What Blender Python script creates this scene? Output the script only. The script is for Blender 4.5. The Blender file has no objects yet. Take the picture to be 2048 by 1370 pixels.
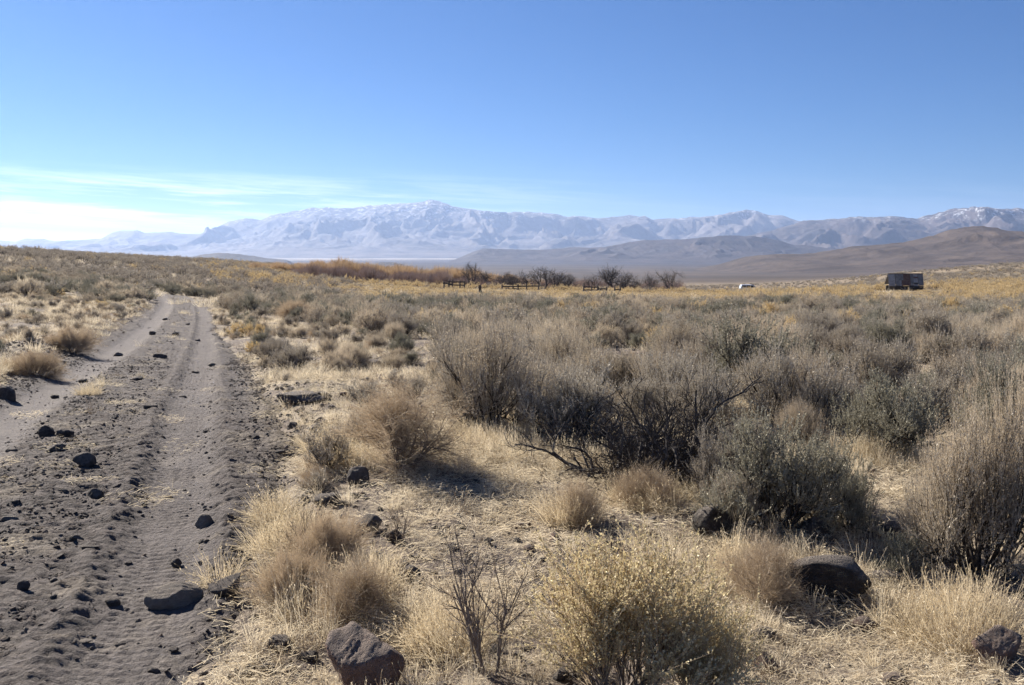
import bpy, math, random
import numpy as np
from mathutils import Vector
R = math.radians
SC = bpy.context.scene
COL = SC.collection

# ------------------------------------------------------------------ camera, sky, sun, exposure
F = 1991.0; CX = 1024.0; CY = 685.0
PITCH = math.atan((685.0 - 500.0) / F)
EYE = 1.6
cam_d = bpy.data.cameras.new('camera'); cam = bpy.data.objects.new('camera', cam_d); COL.objects.link(cam)
cam.location = (0, 0, EYE); cam.rotation_euler = (math.pi / 2 - PITCH, 0, 0)
cam_d.lens = 35.0; cam_d.sensor_width = 36.0; cam_d.clip_start = 0.05; cam_d.clip_end = 200000
SC.camera = cam

SUN_AZ = -44.0      # degrees from the view direction, negative = left
SUN_EL = 31.0
wd = bpy.data.worlds.new('World'); SC.world = wd; wd.use_nodes = True
nt = wd.node_tree; nt.nodes.clear()
def N(nt, t, **kw):
    n = nt.nodes.new(t)
    for k, v in kw.items(): setattr(n, k, v)
    return n
def L(nt, a, b): nt.links.new(a, b)
def setin(nt, sock, v):
    if hasattr(v, 'is_output'): nt.links.new(v, sock)
    else: sock.default_value = v
def M(nt, op, a, b=0.0, c=None, clamp=False):
    n = N(nt, 'ShaderNodeMath', operation=op); n.use_clamp = clamp
    setin(nt, n.inputs[0], a); setin(nt, n.inputs[1], b)
    if c is not None: setin(nt, n.inputs[2], c)
    return n.outputs[0]
def MR(nt, v, a, b, c=0.0, d=1.0, smooth=True):
    n = N(nt, 'ShaderNodeMapRange'); n.interpolation_type = 'SMOOTHSTEP' if smooth else 'LINEAR'
    setin(nt, n.inputs[0], v)
    for i, x in enumerate((a, b, c, d)): setin(nt, n.inputs[i + 1], x)
    return n.outputs[0]
def MIX(nt, f, a, b, blend='MIX'):
    n = N(nt, 'ShaderNodeMix', data_type='RGBA', blend_type=blend)
    setin(nt, n.inputs[0], f)
    for i, x in ((6, a), (7, b)):
        if isinstance(x, (tuple, list)): x = tuple(x) + (1.0,) if len(x) == 3 else x
        setin(nt, n.inputs[i], x)
    return n.outputs[2]
def NOISE(nt, vec, scale, detail=4.0, rough=0.55, dist=0.0):
    n = N(nt, 'ShaderNodeTexNoise'); n.inputs['Scale'].default_value = scale
    n.inputs['Detail'].default_value = detail; n.inputs['Roughness'].default_value = rough
    n.inputs['Distortion'].default_value = dist
    if vec is not None: L(nt, vec, n.inputs['Vector'])
    return n.outputs['Fac']
def VSCALE(nt, vec, s):
    n = N(nt, 'ShaderNodeVectorMath', operation='MULTIPLY'); L(nt, vec, n.inputs[0]); n.inputs[1].default_value = s
    return n.outputs[0]

sky = N(nt, 'ShaderNodeTexSky', sky_type='NISHITA'); sky.sun_disc = False
sky.sun_elevation = R(SUN_EL); sky.sun_rotation = R(SUN_AZ)
sky.altitude = 1300; sky.air_density = 1.0; sky.dust_density = 0.35; sky.ozone_density = 2.2
tc = N(nt, 'ShaderNodeTexCoord'); sp = N(nt, 'ShaderNodeSeparateXYZ'); L(nt, tc.outputs['Generated'], sp.inputs[0])
az = M(nt, 'ARCTAN2', sp.outputs[0], sp.outputs[1]); el = M(nt, 'ARCSINE', sp.outputs[2])
cv = N(nt, 'ShaderNodeCombineXYZ')
L(nt, M(nt, 'MULTIPLY', az, 3.2), cv.inputs[0]); L(nt, M(nt, 'ADD', M(nt, 'MULTIPLY', el, 55.0), M(nt, 'MULTIPLY', az, 2.6)), cv.inputs[1])
cn = NOISE(nt, cv.outputs[0], 1.0, 6.0, 0.56, 0.5)
fine = NOISE(nt, cv.outputs[0], 3.6, 5.0, 0.6, 1.2)
cmask = MR(nt, M(nt, 'ADD', M(nt, 'MULTIPLY', cn, 0.75), M(nt, 'MULTIPLY', fine, 0.25)), 0.43, 0.62)
band = M(nt, 'MULTIPLY', MR(nt, el, 0.0, 0.03), MR(nt, el, 0.048, 0.082, 1.0, 0.0))
azf = MR(nt, az, -0.50, 0.20, 1.0, 0.05)
cl = M(nt, 'MULTIPLY', M(nt, 'MULTIPLY', cmask, band), azf)
# a bank of thin white cloud low in the west, under the sun
bank = M(nt, 'MULTIPLY', MR(nt, M(nt, 'ADD', el, M(nt, 'MULTIPLY', cn, 0.045)), 0.026, 0.042, 1.0, 0.0), MR(nt, az, -0.40, -0.16, 1.0, 0.0))
cl = M(nt, 'MAXIMUM', cl, bank)
tint = MIX(nt, 1.0, sky.outputs[0], (0.20, 0.43, 0.74), 'MULTIPLY')
cloudcol = MIX(nt, M(nt, 'MULTIPLY', cl, 0.75), tint, (13.0, 13.4, 13.8))
bg = N(nt, 'ShaderNodeBackground'); bg.inputs[1].default_value = 0.05
L(nt, cloudcol, bg.inputs[0])
wo = N(nt, 'ShaderNodeOutputWorld'); L(nt, bg.outputs[0], wo.inputs[0])

sl = bpy.data.lights.new('sun', 'SUN'); sl.energy = 5.0; sl.angle = R(0.53); sl.color = (1.0, 0.93, 0.82)
so = bpy.data.objects.new('sun', sl); COL.objects.link(so)
sd = Vector((math.sin(R(SUN_AZ)) * math.cos(R(SUN_EL)), math.cos(R(SUN_AZ)) * math.cos(R(SUN_EL)), math.sin(R(SUN_EL))))
so.rotation_euler = (-sd).to_track_quat('-Z', 'Y').to_euler(); so.location = (0, 0, 50)
SC.view_settings.view_transform = 'Standard'; SC.view_settings.look = 'None'
SC.view_settings.exposure = 1.32; SC.view_settings.gamma = 1.0; SC.view_settings.use_curve_mapping = False
SC.cycles.max_bounces = 6; SC.cycles.diffuse_bounces = 3; SC.cycles.volume_bounces = 1
SC.cycles.transparent_max_bounces = 8; SC.cycles.caustics_reflective = False; SC.cycles.caustics_refractive = False

# ------------------------------------------------------------------ numeric helpers
def hash2(ix, iy, seed):
    h = (ix.astype(np.int64) * 374761393 + iy.astype(np.int64) * 668265263 + seed * 1442695041) & 0xFFFFFFFF
    h = ((h ^ (h >> 13)) * 1274126177) & 0xFFFFFFFF
    h = h ^ (h >> 16)
    return (h & 0xFFFFFF) / float(0xFFFFFF)
def vnoise(x, y, seed=0):
    x = np.asarray(x, float); y = np.asarray(y, float)
    ix = np.floor(x); iy = np.floor(y); fx = x - ix; fy = y - iy
    fx = fx * fx * fx * (fx * (fx * 6 - 15) + 10); fy = fy * fy * fy * (fy * (fy * 6 - 15) + 10)
    a = hash2(ix, iy, seed); b = hash2(ix + 1, iy, seed); c = hash2(ix, iy + 1, seed); d = hash2(ix + 1, iy + 1, seed)
    return (a + (b - a) * fx) * (1 - fy) + (c + (d - c) * fx) * fy
def fbm(x, y, octs=4, seed=0, gain=0.5, lac=2.03):
    s = 0.0; a = 1.0; t = 0.0
    for i in range(octs):
        s = s + a * vnoise(x * lac ** i + 17.3 * i, y * lac ** i - 9.1 * i, seed + i); t += a; a *= gain
    return s / t
def ridged(x, y, octs=5, seed=0, gain=0.5, lac=2.1):
    s = 0.0; a = 1.0; t = 0.0; w = 1.0
    for i in range(octs):
        n = 1 - np.abs(2 * vnoise(x * lac ** i + 31.7 * i, y * lac ** i + 3.3 * i, seed + i) - 1)
        n = n * n; s = s + a * n * w; w = np.clip(n * 1.6, 0, 1); t += a; a *= gain
    return s / t
def sstep(a, b, x):
    t = np.clip((x - a) / (b - a), 0, 1); return t * t * (3 - 2 * t)
def norm(v): return v / np.maximum(np.linalg.norm(v, axis=-1, keepdims=True), 1e-9)

# ---- the lay of the land: depth below the eye for directions and distances
TU = np.array([-900, 0, 400, 600, 800, 1200, 1600, 1800, 2048, 2900.])
TY = np.array([1, 5, 10, 20, 40, 80, 150, 230, 320, 450, 1000, 3000, 6000, 10000, 15000, 70000.])
TD = np.array([
 [1.6,1.6,1.6,1.6,1.5,0.8,-1.5,-2.5, 0.0, 6.0,26,62,80,94,105,115],
 [1.6,1.6,1.6,1.85,2.0,1.7,-0.7, 0.4, 3.5, 9.0,27,62,80,94,105,115],
 [1.6,1.6,1.6,2.1,2.7,3.5,2.9,1.5,  4.0, 10.,28,62,80,94,105,115],
 [1.6,1.6,1.6,2.1,2.75,3.9,4.5,3.7, 5.5, 11.,28,62,80,94,105,115],
 [1.6,1.6,1.6,2.05,2.75,3.9,5.6,6.9,9.0, 14.,28,62,80,94,105,115],
 [1.6,1.6,1.6,2.05,2.8,4.0,6.2,9.3,12.5, 16.,29,62,80,94,105,115],
 [1.6,1.6,1.6,2.05,2.9,4.2,6.6,9.6,11.8, 14.5,27,58,80,94,105,115],
 [1.6,1.6,1.6,2.05,2.9,4.2,5.7,6.3,7.0, 10.,24,52,80,94,105,115],
 [1.6,1.6,1.6,2.05,2.95,4.3,5.5,4.6,3.3, 6.,20,45,78,94,105,115],
 [1.6,1.6,1.6,2.05,2.95,4.3,4.2,1.5,-3., 0.,12,40,78,94,105,115]])
GU = np.linspace(-900, 2900, 191); GL = np.linspace(0, math.log(70000), 420)
_t = np.array([[np.interp(l, np.log(TY), TD[i]) for l in GL] for i in range(len(TU))])
GT = np.array([np.interp(GU, TU, _t[:, j]) for j in range(len(GL))]).T
def blur(a, s, ax):
    k = np.exp(-0.5 * (np.arange(-3 * s, 3 * s + 1) / s) ** 2); k /= k.sum()
    pad = [(0, 0), (0, 0)]; pad[ax] = (3 * s, 3 * s); a = np.pad(a, pad, mode='edge')
    return np.apply_along_axis(lambda m: np.convolve(m, k, 'valid'), ax, a)
GT = blur(blur(GT, 5, 0), 5, 1)
def base_h(X, Y):
    X = np.asarray(X, float); Y = np.asarray(Y, float); Yc = np.maximum(Y, 4.0)
    u = np.clip((CX + F * X / Yc + 900) / 20.0, 0, 189.999); l = np.clip(np.log(np.maximum(Yc, 1.0)) / GL[-1] * 419, 0, 418.999)
    i = u.astype(int); j = l.astype(int); fu = u - i; fl = l - j
    D = (GT[i, j] * (1 - fu) + GT[i + 1, j] * fu) * (1 - fl) + (GT[i, j + 1] * (1 - fu) + GT[i + 1, j + 1] * fu) * fl
    return EYE - D
# ---- the track (centre of the right-hand rut; the left-hand rut runs 1.62 m to its left)
RYS = np.array([-8, 0, 3.5, 5, 7, 10, 15, 21, 30, 40, 52, 62, 75, 95.])
RXS = np.array([1.6,-0.55,-1.42,-1.80,-2.36,-3.28,-4.75,-6.55,-9.3,-12.4,-16.3,-19.9,-25.6,-36.])
def road_x(Y): return np.interp(Y, RYS, RXS)
RUT = 1.62
def road_w(X, Y):      # lateral distance from the right rut
    return (np.asarray(X) - road_x(Y)) * 0.957
def road_mask(X, Y):
    w = road_w(X, Y) + (fbm(X * 1.1, Y * 1.1, 3, 5) - 0.5) * 0.5
    sh = np.interp(Y, [3.5, 5.6, 8, 12, 30], [.28, .5, .85, .9, .35]); shl = 0.55
    m = sstep(-RUT - shl - 0.3, -RUT - shl + 0.1, w) * (1 - sstep(sh - 0.2, sh + 0.25, w))
    return m * (1 - sstep(66, 74, Y))
def ground_h(X, Y):
    X = np.asarray(X, float); Y = np.asarray(Y, float)
    z = base_h(X, Y)
    m = road_mask(X, Y); nearf = 1 - sstep(60, 140, Y)
    z = z + nearf * ((fbm(X * .35, Y * .35, 3, 11) - .5) * 0.22 + (fbm(X * 2.2, Y * 2.2, 3, 21) - .5) * 0.07 + (fbm(X * 8, Y * 8, 2, 31) - .5) * 0.022) * (1 - .85 * m)
    z = z + sstep(120, 400, Y) * (1 - sstep(3000, 9000, Y)) * (fbm(X * .02, Y * .012, 4, 41) - .5) * 1.6
    w = road_w(X, Y)      # bank on the uphill (left) side and a low one on the right
    z = z + 0.22 * np.exp(-((w + RUT + 1.3) / 0.55) ** 2) * (1 - sstep(40, 60, Y)) + 0.07 * np.exp(-((w - 1.35) / 0.4) ** 2) * (1 - sstep(20, 40, Y))
    return z
def ray(u, v):
    a = (u - CX) / F; b = -(v - CY) / F; c, s = math.cos(PITCH), math.sin(PITCH)
    return np.array([a, c + b * s, -s + b * c])
_Ys = np.concatenate([np.linspace(2.2, 60, 2400), np.linspace(60.2, 500, 2400)])
def hit(u, v):
    d = ray(u, v); k = _Ys / d[1]; X = d[0] * k; Z = EYE + d[2] * k
    g = Z - ground_h(X, _Ys); i = np.argmax(g < 0)
    if g[i] >= 0: i = len(_Ys) - 1
    return float(X[i]), float(_Ys[i])
def project(x, y, z):
    c, s = math.cos(PITCH), math.sin(PITCH); dz = z - EYE
    dep = y * c - dz * s; up = y * s + dz * c
    return CX + F * x / dep, CY - F * up / dep, dep
def gz(x, y): return float(ground_h(np.array([x]), np.array([y]))[0])

# ------------------------------------------------------------------ object helpers
def tag(o, label=None, cat=None, group=None, kind=None):
    if label: o['label'] = label
    if cat: o['category'] = cat
    if group: o['group'] = group
    if kind: o['kind'] = kind
    return o
def make_mesh(name, V, polys, mats=(), midx=None, smooth=False, uv=None):
    """V (n,3); polys: list of (m,k) int arrays"""
    me = bpy.data.meshes.new(name); V = np.asarray(V, np.float32)
    me.vertices.add(len(V)); me.vertices.foreach_set('co', V.ravel())
    polys = [np.asarray(p, np.int32) for p in polys if len(p)]
    nl = sum(p.size for p in polys); npol = sum(len(p) for p in polys)
    me.loops.add(nl); me.loops.foreach_set('vertex_index', np.concatenate([p.ravel() for p in polys]))
    tot = np.concatenate([np.full(len(p), p.shape[1], np.int32) for p in polys])
    st = np.concatenate([[0], np.cumsum(tot)[:-1]]).astype(np.int32)
    me.polygons.add(npol); me.polygons.foreach_set('loop_start', st); me.polygons.foreach_set('loop_total', tot)
    if midx is not None: me.polygons.foreach_set('material_index', np.asarray(midx, np.int32))
    me.polygons.foreach_set('use_smooth', np.full(npol, bool(smooth)))
    for m in mats: me.materials.append(m)
    me.update(calc_edges=True)
    if uv is not None:
        ul = me.uv_layers.new(name='UVMap'); li = np.concatenate([p.ravel() for p in polys])
        ul.data.foreach_set('uv', np.asarray(uv, np.float32)[li].ravel())
    return me
def obj(name, me, parent=None, loc=None, rz=0.0, sc=None, col=COL):
    o = bpy.data.objects.new(name, me); col.objects.link(o)
    if parent: o.parent = parent
    if loc is not None: o.location = loc
    if rz: o.rotation_euler = (0, 0, rz)
    if sc is not None: o.scale = (sc, sc, sc) if np.isscalar(sc) else sc
    return o
def grid_faces(nr, nc):
    i = np.arange(nr - 1)[:, None] * nc + np.arange(nc - 1)[None, :]
    return np.stack([i, i + 1, i + nc + 1, i + nc], -1).reshape(-1, 4)
def boxes(bl):
    """list of (centre, size, rotz, tilt_y) -> V, quads"""
    V = []; Fq = []
    c8 = np.array([[-1,-1,-1],[1,-1,-1],[1,1,-1],[-1,1,-1],[-1,-1,1],[1,-1,1],[1,1,1],[-1,1,1]]) * .5
    fq = np.array([[0,3,2,1],[4,5,6,7],[0,1,5,4],[1,2,6,5],[2,3,7,6],[3,0,4,7]])
    for b in bl:
        c, s = b[0], b[1]; rz = b[2] if len(b) > 2 else 0; ty = b[3] if len(b) > 3 else 0
        p = c8 * np.array(s)
        p = p @ np.array([[math.cos(ty),0,-math.sin(ty)],[0,1,0],[math.sin(ty),0,math.cos(ty)]])
        p = p @ np.array([[math.cos(rz),math.sin(rz),0],[-math.sin(rz),math.cos(rz),0],[0,0,1]])
        Fq.append(fq + 8 * len(V)); V.append(p + np.array(c))
    return np.concatenate(V), np.concatenate(Fq)
def box_obj(name, bl, mat, parent=None, **kw):
    V, q = boxes(bl); return obj(name, make_mesh(name, V, [q], [mat]), parent, **kw)

# ------------------------------------------------------------------ materials
def new_mat(name):
    m = bpy.data.materials.new(name); m.use_nodes = True; t = m.node_tree
    b = t.nodes.get('Principled BSDF'); b.inputs['Roughness'].default_value = 0.9; b.inputs['Specular IOR Level'].default_value = 0.2
    return m, t, b
def bump(t, b, h, strength=0.5, dist=0.01):
    n = N(t, 'ShaderNodeBump'); n.inputs['Strength'].default_value = strength; n.inputs['Distance'].default_value = dist
    L(t, h, n.inputs['Height']); L(t, n.outputs[0], b.inputs['Normal'])
def leaf_mat(name, c1, c2, c3, trans=0.3):
    """thin dry leaf or straw: reflects and lets some light through; tint differs from leaf to leaf and plant to plant"""
    m = bpy.data.materials.new(name); m.use_nodes = True; t = m.node_tree; t.nodes.clear()
    g = N(t, 'ShaderNodeNewGeometry'); oi = N(t, 'ShaderNodeObjectInfo')
    c = MIX(t, g.outputs['Random Per Island'], c1, c2)
    c = MIX(t, M(t, 'MULTIPLY', oi.outputs['Random'], 0.55), c, c3)
    d = N(t, 'ShaderNodeBsdfDiffuse'); L(t, c, d.inputs[0])
    tr = N(t, 'ShaderNodeBsdfTranslucent'); L(t, c, tr.inputs[0])
    mx = N(t, 'ShaderNodeMixShader'); mx.inputs[0].default_value = trans
    L(t, d.outputs[0], mx.inputs[1]); L(t, tr.outputs[0], mx.inputs[2])
    gl = N(t, 'ShaderNodeBsdfGlossy'); gl.inputs['Roughness'].default_value = 0.45; gl.inputs[0].default_value = (.8, .78, .7, 1)
    m2 = N(t, 'ShaderNodeMixShader'); m2.inputs[0].default_value = 0.04
    L(t, mx.outputs[0], m2.inputs[1]); L(t, gl.outputs[0], m2.inputs[2])
    o = N(t, 'ShaderNodeOutputMaterial'); L(t, m2.outputs[0], o.inputs[0])
    return m
def bark_mat(name, c1, c2, scale=18):
    m, t, b = new_mat(name); tc = N(t, 'ShaderNodeTexCoord')
    n = NOISE(t, VSCALE(t, tc.outputs['Object'], (3, 3, 1)), scale, 3)
    L(t, MIX(t, MR(t, n, .35, .7), c1, c2), b.inputs['Base Color']); bump(t, b, n, .6, .004)
    return m
def plain_mat(name, c, rough=.8, metal=0.0, spec=.3, c2=None, scale=6):
    m, t, b = new_mat(name); b.inputs['Roughness'].default_value = rough; b.inputs['Metallic'].default_value = metal
    b.inputs['Specular IOR Level'].default_value = spec
    tc = N(t, 'ShaderNodeTexCoord'); n = NOISE(t, tc.outputs['Object'], scale, 4, .65)
    L(t, MIX(t, MR(t, n, .35, .7), c, c2 or tuple(x * .8 for x in c)), b.inputs['Base Color'])
    return m
def rock_mat(name, c1, c2, lichen=(0.30, 0.29, 0.22), la=.35):
    m, t, b = new_mat(name); tc = N(t, 'ShaderNodeTexCoord'); oi = N(t, 'ShaderNodeObjectInfo')
    ad = N(t, 'ShaderNodeVectorMath', operation='ADD'); L(t, tc.outputs['Object'], ad.inputs[0]); L(t, oi.outputs['Random'], ad.inputs[1])
    n1 = NOISE(t, ad.outputs[0], 3.0, 8, .7); n2 = NOISE(t, ad.outputs[0], 22, 4, .7); n3 = NOISE(t, ad.outputs[0], 6, 5, .75, .6)
    c = MIX(t, MR(t, n1, .3, .7), c1, c2)
    c = MIX(t, M(t, 'MULTIPLY', MR(t, n3, .56, .64), la), c, lichen)
    c = MIX(t, MR(t, n2, .62, .75), c, tuple(x * .55 for x in c1))
    gn = N(t, 'ShaderNodeNewGeometry'); sn = N(t, 'ShaderNodeSeparateXYZ'); L(t, gn.outputs['Normal'], sn.inputs[0])
    c = MIX(t, M(t, 'MULTIPLY', MR(t, M(t, 'ADD', sn.outputs[2], M(t, 'MULTIPLY', M(t, 'SUBTRACT', n1, .5), 1.2)), .35, .85), .7), c, (.27, .23, .20))
    L(t, c, b.inputs['Base Color'])
    vo = N(t, 'ShaderNodeTexVoronoi'); vo.inputs['Scale'].default_value = 17; L(t, ad.outputs[0], vo.inputs['Vector'])
    h = M(t, 'ADD', M(t, 'MULTIPLY', n2, 0.6), M(t, 'ADD', M(t, 'MULTIPLY', MR(t, vo.outputs['Distance'], 0, .35), .5), n1))
    bump(t, b, h, 1.0, .05)
    return m

def pos(t):
    return N(t, 'ShaderNodeNewGeometry').outputs['Position']

# ground: greyish basalt soil, straw litter, farther out the mixed tone of brush land
mg, t, b = new_mat('ground_soil'); P = pos(t); sp = N(t, 'ShaderNodeSeparateXYZ'); L(t, P, sp.inputs[0]); Yv = sp.outputs[1]; Xv = sp.outputs[0]
n1 = NOISE(t, P, .9, 6, .6); n2 = NOISE(t, P, 7, 6, .7); n3 = NOISE(t, P, 45, 4, .7); n4 = NOISE(t, P, .16, 4, .55)
soil = MIX(t, MR(t, n2, .3, .7), (.085, .066, .055), (.17, .135, .112))
straw = MIX(t, n3, (.25, .20, .14), (.42, .35, .25))
c = MIX(t, MR(t, M(t, 'ADD', M(t, 'MULTIPLY', n1, .5), M(t, 'MULTIPLY', n2, .5)), .46, .60), soil, straw)
mid = MIX(t, MR(t, n4, .35, .65), (.17, .132, .095), (.26, .205, .14))
c = MIX(t, MR(t, Yv, 25, 90), c, mid)
fn = NOISE(t, VSCALE(t, P, (.004, .0012, 0)), 1.0, 7, .62); fn2 = NOISE(t, VSCALE(t, P, (.05, .016, 0)), 1.0, 6, .7)
fn3 = NOISE(t, VSCALE(t, P, (.30, .13, 0)), 1.0, 4, .7)
far = MIX(t, MR(t, fn, .35, .68), (.05, .038, .034), (.12, .09, .072))
far = MIX(t, MR(t, M(t, 'ADD', M(t, 'MULTIPLY', fn2, .55), M(t, 'MULTIPLY', fn3, .45)), .42, .6, .55, 0.), far, (.055, .046, .04))
c = MIX(t, MR(t, Yv, 350, 800), c, far)
vf = MIX(t, MR(t, NOISE(t, VSCALE(t, P, (.0004, .0009, 0)), 1.0, 5, .6), .4, .65), (.026, .021, .025), (.06, .047, .045))
c = MIX(t, MR(t, Yv, 2500, 6000), c, vf)
L(t, c, b.inputs['Base Color']); bump(t, b, M(t, 'ADD', n3, n2), .7, .03)

# track: grey volcanic dirt, paler where tyres pack it
mr, t, b = new_mat('track_dirt'); P = pos(t); uvn = N(t, 'ShaderNodeUVMap'); sp = N(t, 'ShaderNodeSeparateXYZ'); L(t, uvn.outputs[0], sp.inputs[0]); W = sp.outputs[0]
n1 = NOISE(t, P, 1.6, 6, .65); n2 = NOISE(t, P, 9, 6, .72); n3 = NOISE(t, P, 60, 4, .75)
dirt = MIX(t, MR(t, n2, .32, .7), (.066, .055, .052), (.150, .127, .118))
dirt = MIX(t, MR(t, n1, .52, .66, 0, .6), dirt, (.25, .21, .165)); dirt = MIX(t, MR(t, n1, .44, .34, 0, .5), dirt, (.07, .058, .052)); dirt = MIX(t, MR(t, n3, .55, .75, 0, .5), dirt, (.29, .26, .235))
r1 = MR(t, M(t, 'ABSOLUTE', M(t, 'ADD', W, M(t, 'MULTIPLY', M(t, 'SUBTRACT', n1, .5), .25))), .12, .30, 1, 0)
r2 = MR(t, M(t, 'ABSOLUTE', M(t, 'ADD', M(t, 'ADD', W, RUT), M(t, 'MULTIPLY', M(t, 'SUBTRACT', n1, .5), .25))), .15, .42, 1, 0)
dirt = MIX(t, M(t, 'MULTIPLY', M(t, 'MAXIMUM', M(t, 'MULTIPLY', r1, .55), r2), .75), dirt, MIX(t, n3, (.155, .137, .131), (.235, .208, .196)))
vo = N(t, 'ShaderNodeTexVoronoi'); vo.inputs['Scale'].default_value = 30; L(t, P, vo.inputs['Vector'])
dirt = MIX(t, MR(t, vo.outputs['Distance'], .0, .22, .5, 0), dirt, (.27, .24, .215))
edge = MR(t, M(t, 'ADD', W, M(t, 'MULTIPLY', n2, .5)), .75, 1.25)
dirt = MIX(t, M(t, 'MULTIPLY', edge, .7), dirt, MIX(t, n3, (.18, .145, .11), (.37, .30, .20)))
L(t, dirt, b.inputs['Base Color']); bump(t, b, M(t, 'ADD', M(t, 'ADD', n2, n3), M(t, 'MULTIPLY', vo.outputs['Distance'], -.6)), 1.0, .03)

def mountain_mat(name, c1, c2, c3, snow_lo, snow_hi, sc, snow=.5):
    m, t, b = new_mat(name); g = N(t, 'ShaderNodeNewGeometry'); P = g.outputs['Position']
    sp = N(t, 'ShaderNodeSeparateXYZ'); L(t, P, sp.inputs[0])
    n1 = NOISE(t, P, sc, 8, .65); n2 = NOISE(t, P, sc * 6, 6, .7); n3 = NOISE(t, P, sc * 1.7, 6, .7, .8)
    c = MIX(t, MR(t, n1, .32, .68), c1, c2); c = MIX(t, MR(t, n2, .5, .7, 0, .6), c, c3)
    zz = M(t, 'ADD', sp.outputs[2], M(t, 'MULTIPLY', M(t, 'SUBTRACT', n3, .5), (snow_hi - snow_lo) * 1.8))
    s = M(t, 'MULTIPLY', MR(t, zz, snow_lo, snow_hi), MR(t, n2, 1 - snow - .07, 1 - snow + .07))
    c = MIX(t, s, c, (.72, .74, .78))
    L(t, c, b.inputs['Base Color']); bump(t, b, M(t, 'ADD', n1, M(t, 'MULTIPLY', n2, .3)), 1.0, .12 / sc)
    return m
MT_FAR = mountain_mat('far_mountain_rock', (.07, .06, .06), (.16, .135, .125), (.05, .042, .042), 360, 740, .0022, .42)
MT_MID = mountain_mat('east_mountain_rock', (.05, .04, .04), (.11, .085, .078), (.035, .03, .03), 260, 430, .0025, .42)
MT_HILL = mountain_mat('purple_hill_scrub', (.030, .024, .027), (.075, .057, .054), (.022, .019, .02), 5000, 6000, .004)
MT_BROWN = mountain_mat('brown_hill_scrub', (.05, .037, .032), (.105, .079, .063), (.035, .027, .024), 5000, 6000, .009)
MT_DARK = mountain_mat('dark_knoll_rock', (.05, .045, .045), (.08, .07, .065), (.04, .035, .035), 5000, 6000, .01)

SAGE = leaf_mat('sage_leaf', (.31, .275, .225), (.54, .485, .40), (.36, .30, .23), .22)
SAGEG = leaf_mat('sage_leaf_green', (.21, .20, .145), (.40, .38, .30), (.29, .26, .2), .22)
STALK = leaf_mat('pale_seed_stalk', (.42, .34, .24), (.62, .53, .40), (.48, .39, .29), .42)
TANTW = leaf_mat('tan_twig', (.33, .25, .165), (.52, .41, .29), (.42, .33, .23), .35)
YEL = leaf_mat('yellow_seed_leaf', (.50, .41, .22), (.72, .61, .37), (.56, .47, .29), .36)
GOLD = leaf_mat('golden_brush_leaf', (.52, .385, .19), (.70, .54, .29), (.52, .42, .27), .34)
GRASS = leaf_mat('dry_grass_blade', (.47, .385, .26), (.80, .715, .55), (.58, .49, .37), .45)
GRASSG = leaf_mat('golden_grass_blade', (.46, .37, .235), (.74, .63, .44), (.60, .50, .36), .42)
REDTW = leaf_mat('willow_twig', (.19, .135, .115), (.29, .21, .175), (.24, .18, .165), .2)
REED = leaf_mat('orange_reed', (.38, .26, .15), (.54, .385, .23), (.44, .33, .21), .28)
WOOD = bark_mat('sage_wood', (.032, .026, .022), (.10, .083, .07))
DEADW = bark_mat('dead_wood', (.035, .03, .028), (.12, .105, .095))
GREYW = bark_mat('grey_branch', (.12, .095, .08), (.26, .22, .19))
TREEW = bark_mat('orchard_bark', (.07, .06, .055), (.17, .145, .13), 4)
RK_DARK = rock_mat('dark_basalt', (.085, .073, .066), (.19, .162, .145))
RK_GREY = rock_mat('grey_basalt', (.13, .113, .104), (.21, .185, .17), (.33, .31, .27))
RK_RED = rock_mat('reddish_basalt', (.24, .155, .125), (.38, .265, .215), (.30, .26, .22), .3)
RK_PALE = rock_mat('pale_stone', (.30, .26, .22), (.46, .41, .35), (.2, .18, .15))
RK_LICH = rock_mat('lichened_basalt', (.055, .048, .043), (.13, .11, .095), (.24, .23, .17), .75)

# ------------------------------------------------------------------ ground sheet
nr, nc = 820, 430
ii = np.linspace(0, 1, nr); Yr = -8 + 2.0 * (np.exp(ii * math.log(34000)) - 0) - 1.0
ss = np.linspace(-1, 1, nc); ss = np.sign(ss) * np.abs(ss) ** 1.15
Yg = np.repeat(Yr[:, None], nc, 1); Xg = ss[None, :] * (0.85 * np.maximum(Yg, 0) + 9)
Zg = ground_h(Xg, Yg) - 0.075 * road_mask(Xg, Yg)
ground = obj('ground', make_mesh('ground', np.stack([Xg, Yg, Zg], -1).reshape(-1, 3), [grid_faces(nr, nc)], [mg], smooth=True))
tag(ground, kind='structure')

# ------------------------------------------------------------------ dirt track with ruts and tyre tread
Yr = [-3.0]
while Yr[-1] < 80:
    y = Yr[-1]; Yr.append(y + (0.1 if y < 3.2 else 0.0125 if y < 7.5 else 0.0125 + (y - 7.5) * 0.011))
Yr = np.array(Yr); Wc = np.concatenate([np.linspace(-3.2, -2.1, 18)[:-1], np.linspace(-2.1, -.35, 50)[:-1], np.linspace(-.35, .35, 44)[:-1], np.linspace(.35, 2.0, 44)])
Yd, Wd = np.meshgrid(Yr, Wc, indexing='ij'); Xd = road_x(Yd) + Wd / .957
rm = road_mask(Xd, Yd)
rut1 = np.exp(-(Wd / .23) ** 4); rut2 = np.exp(-((Wd + RUT) / .27) ** 4)
nearf = 1 - sstep(40, 75, Yd)
clod = .22 * ridged(Xd * 4.5, Yd * 4.5, 2, 71) + .62 * ridged(Xd * 13, Yd * 13, 2, 72); cl2 = fbm(Xd * 22, Yd * 22, 2, 81)
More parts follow.
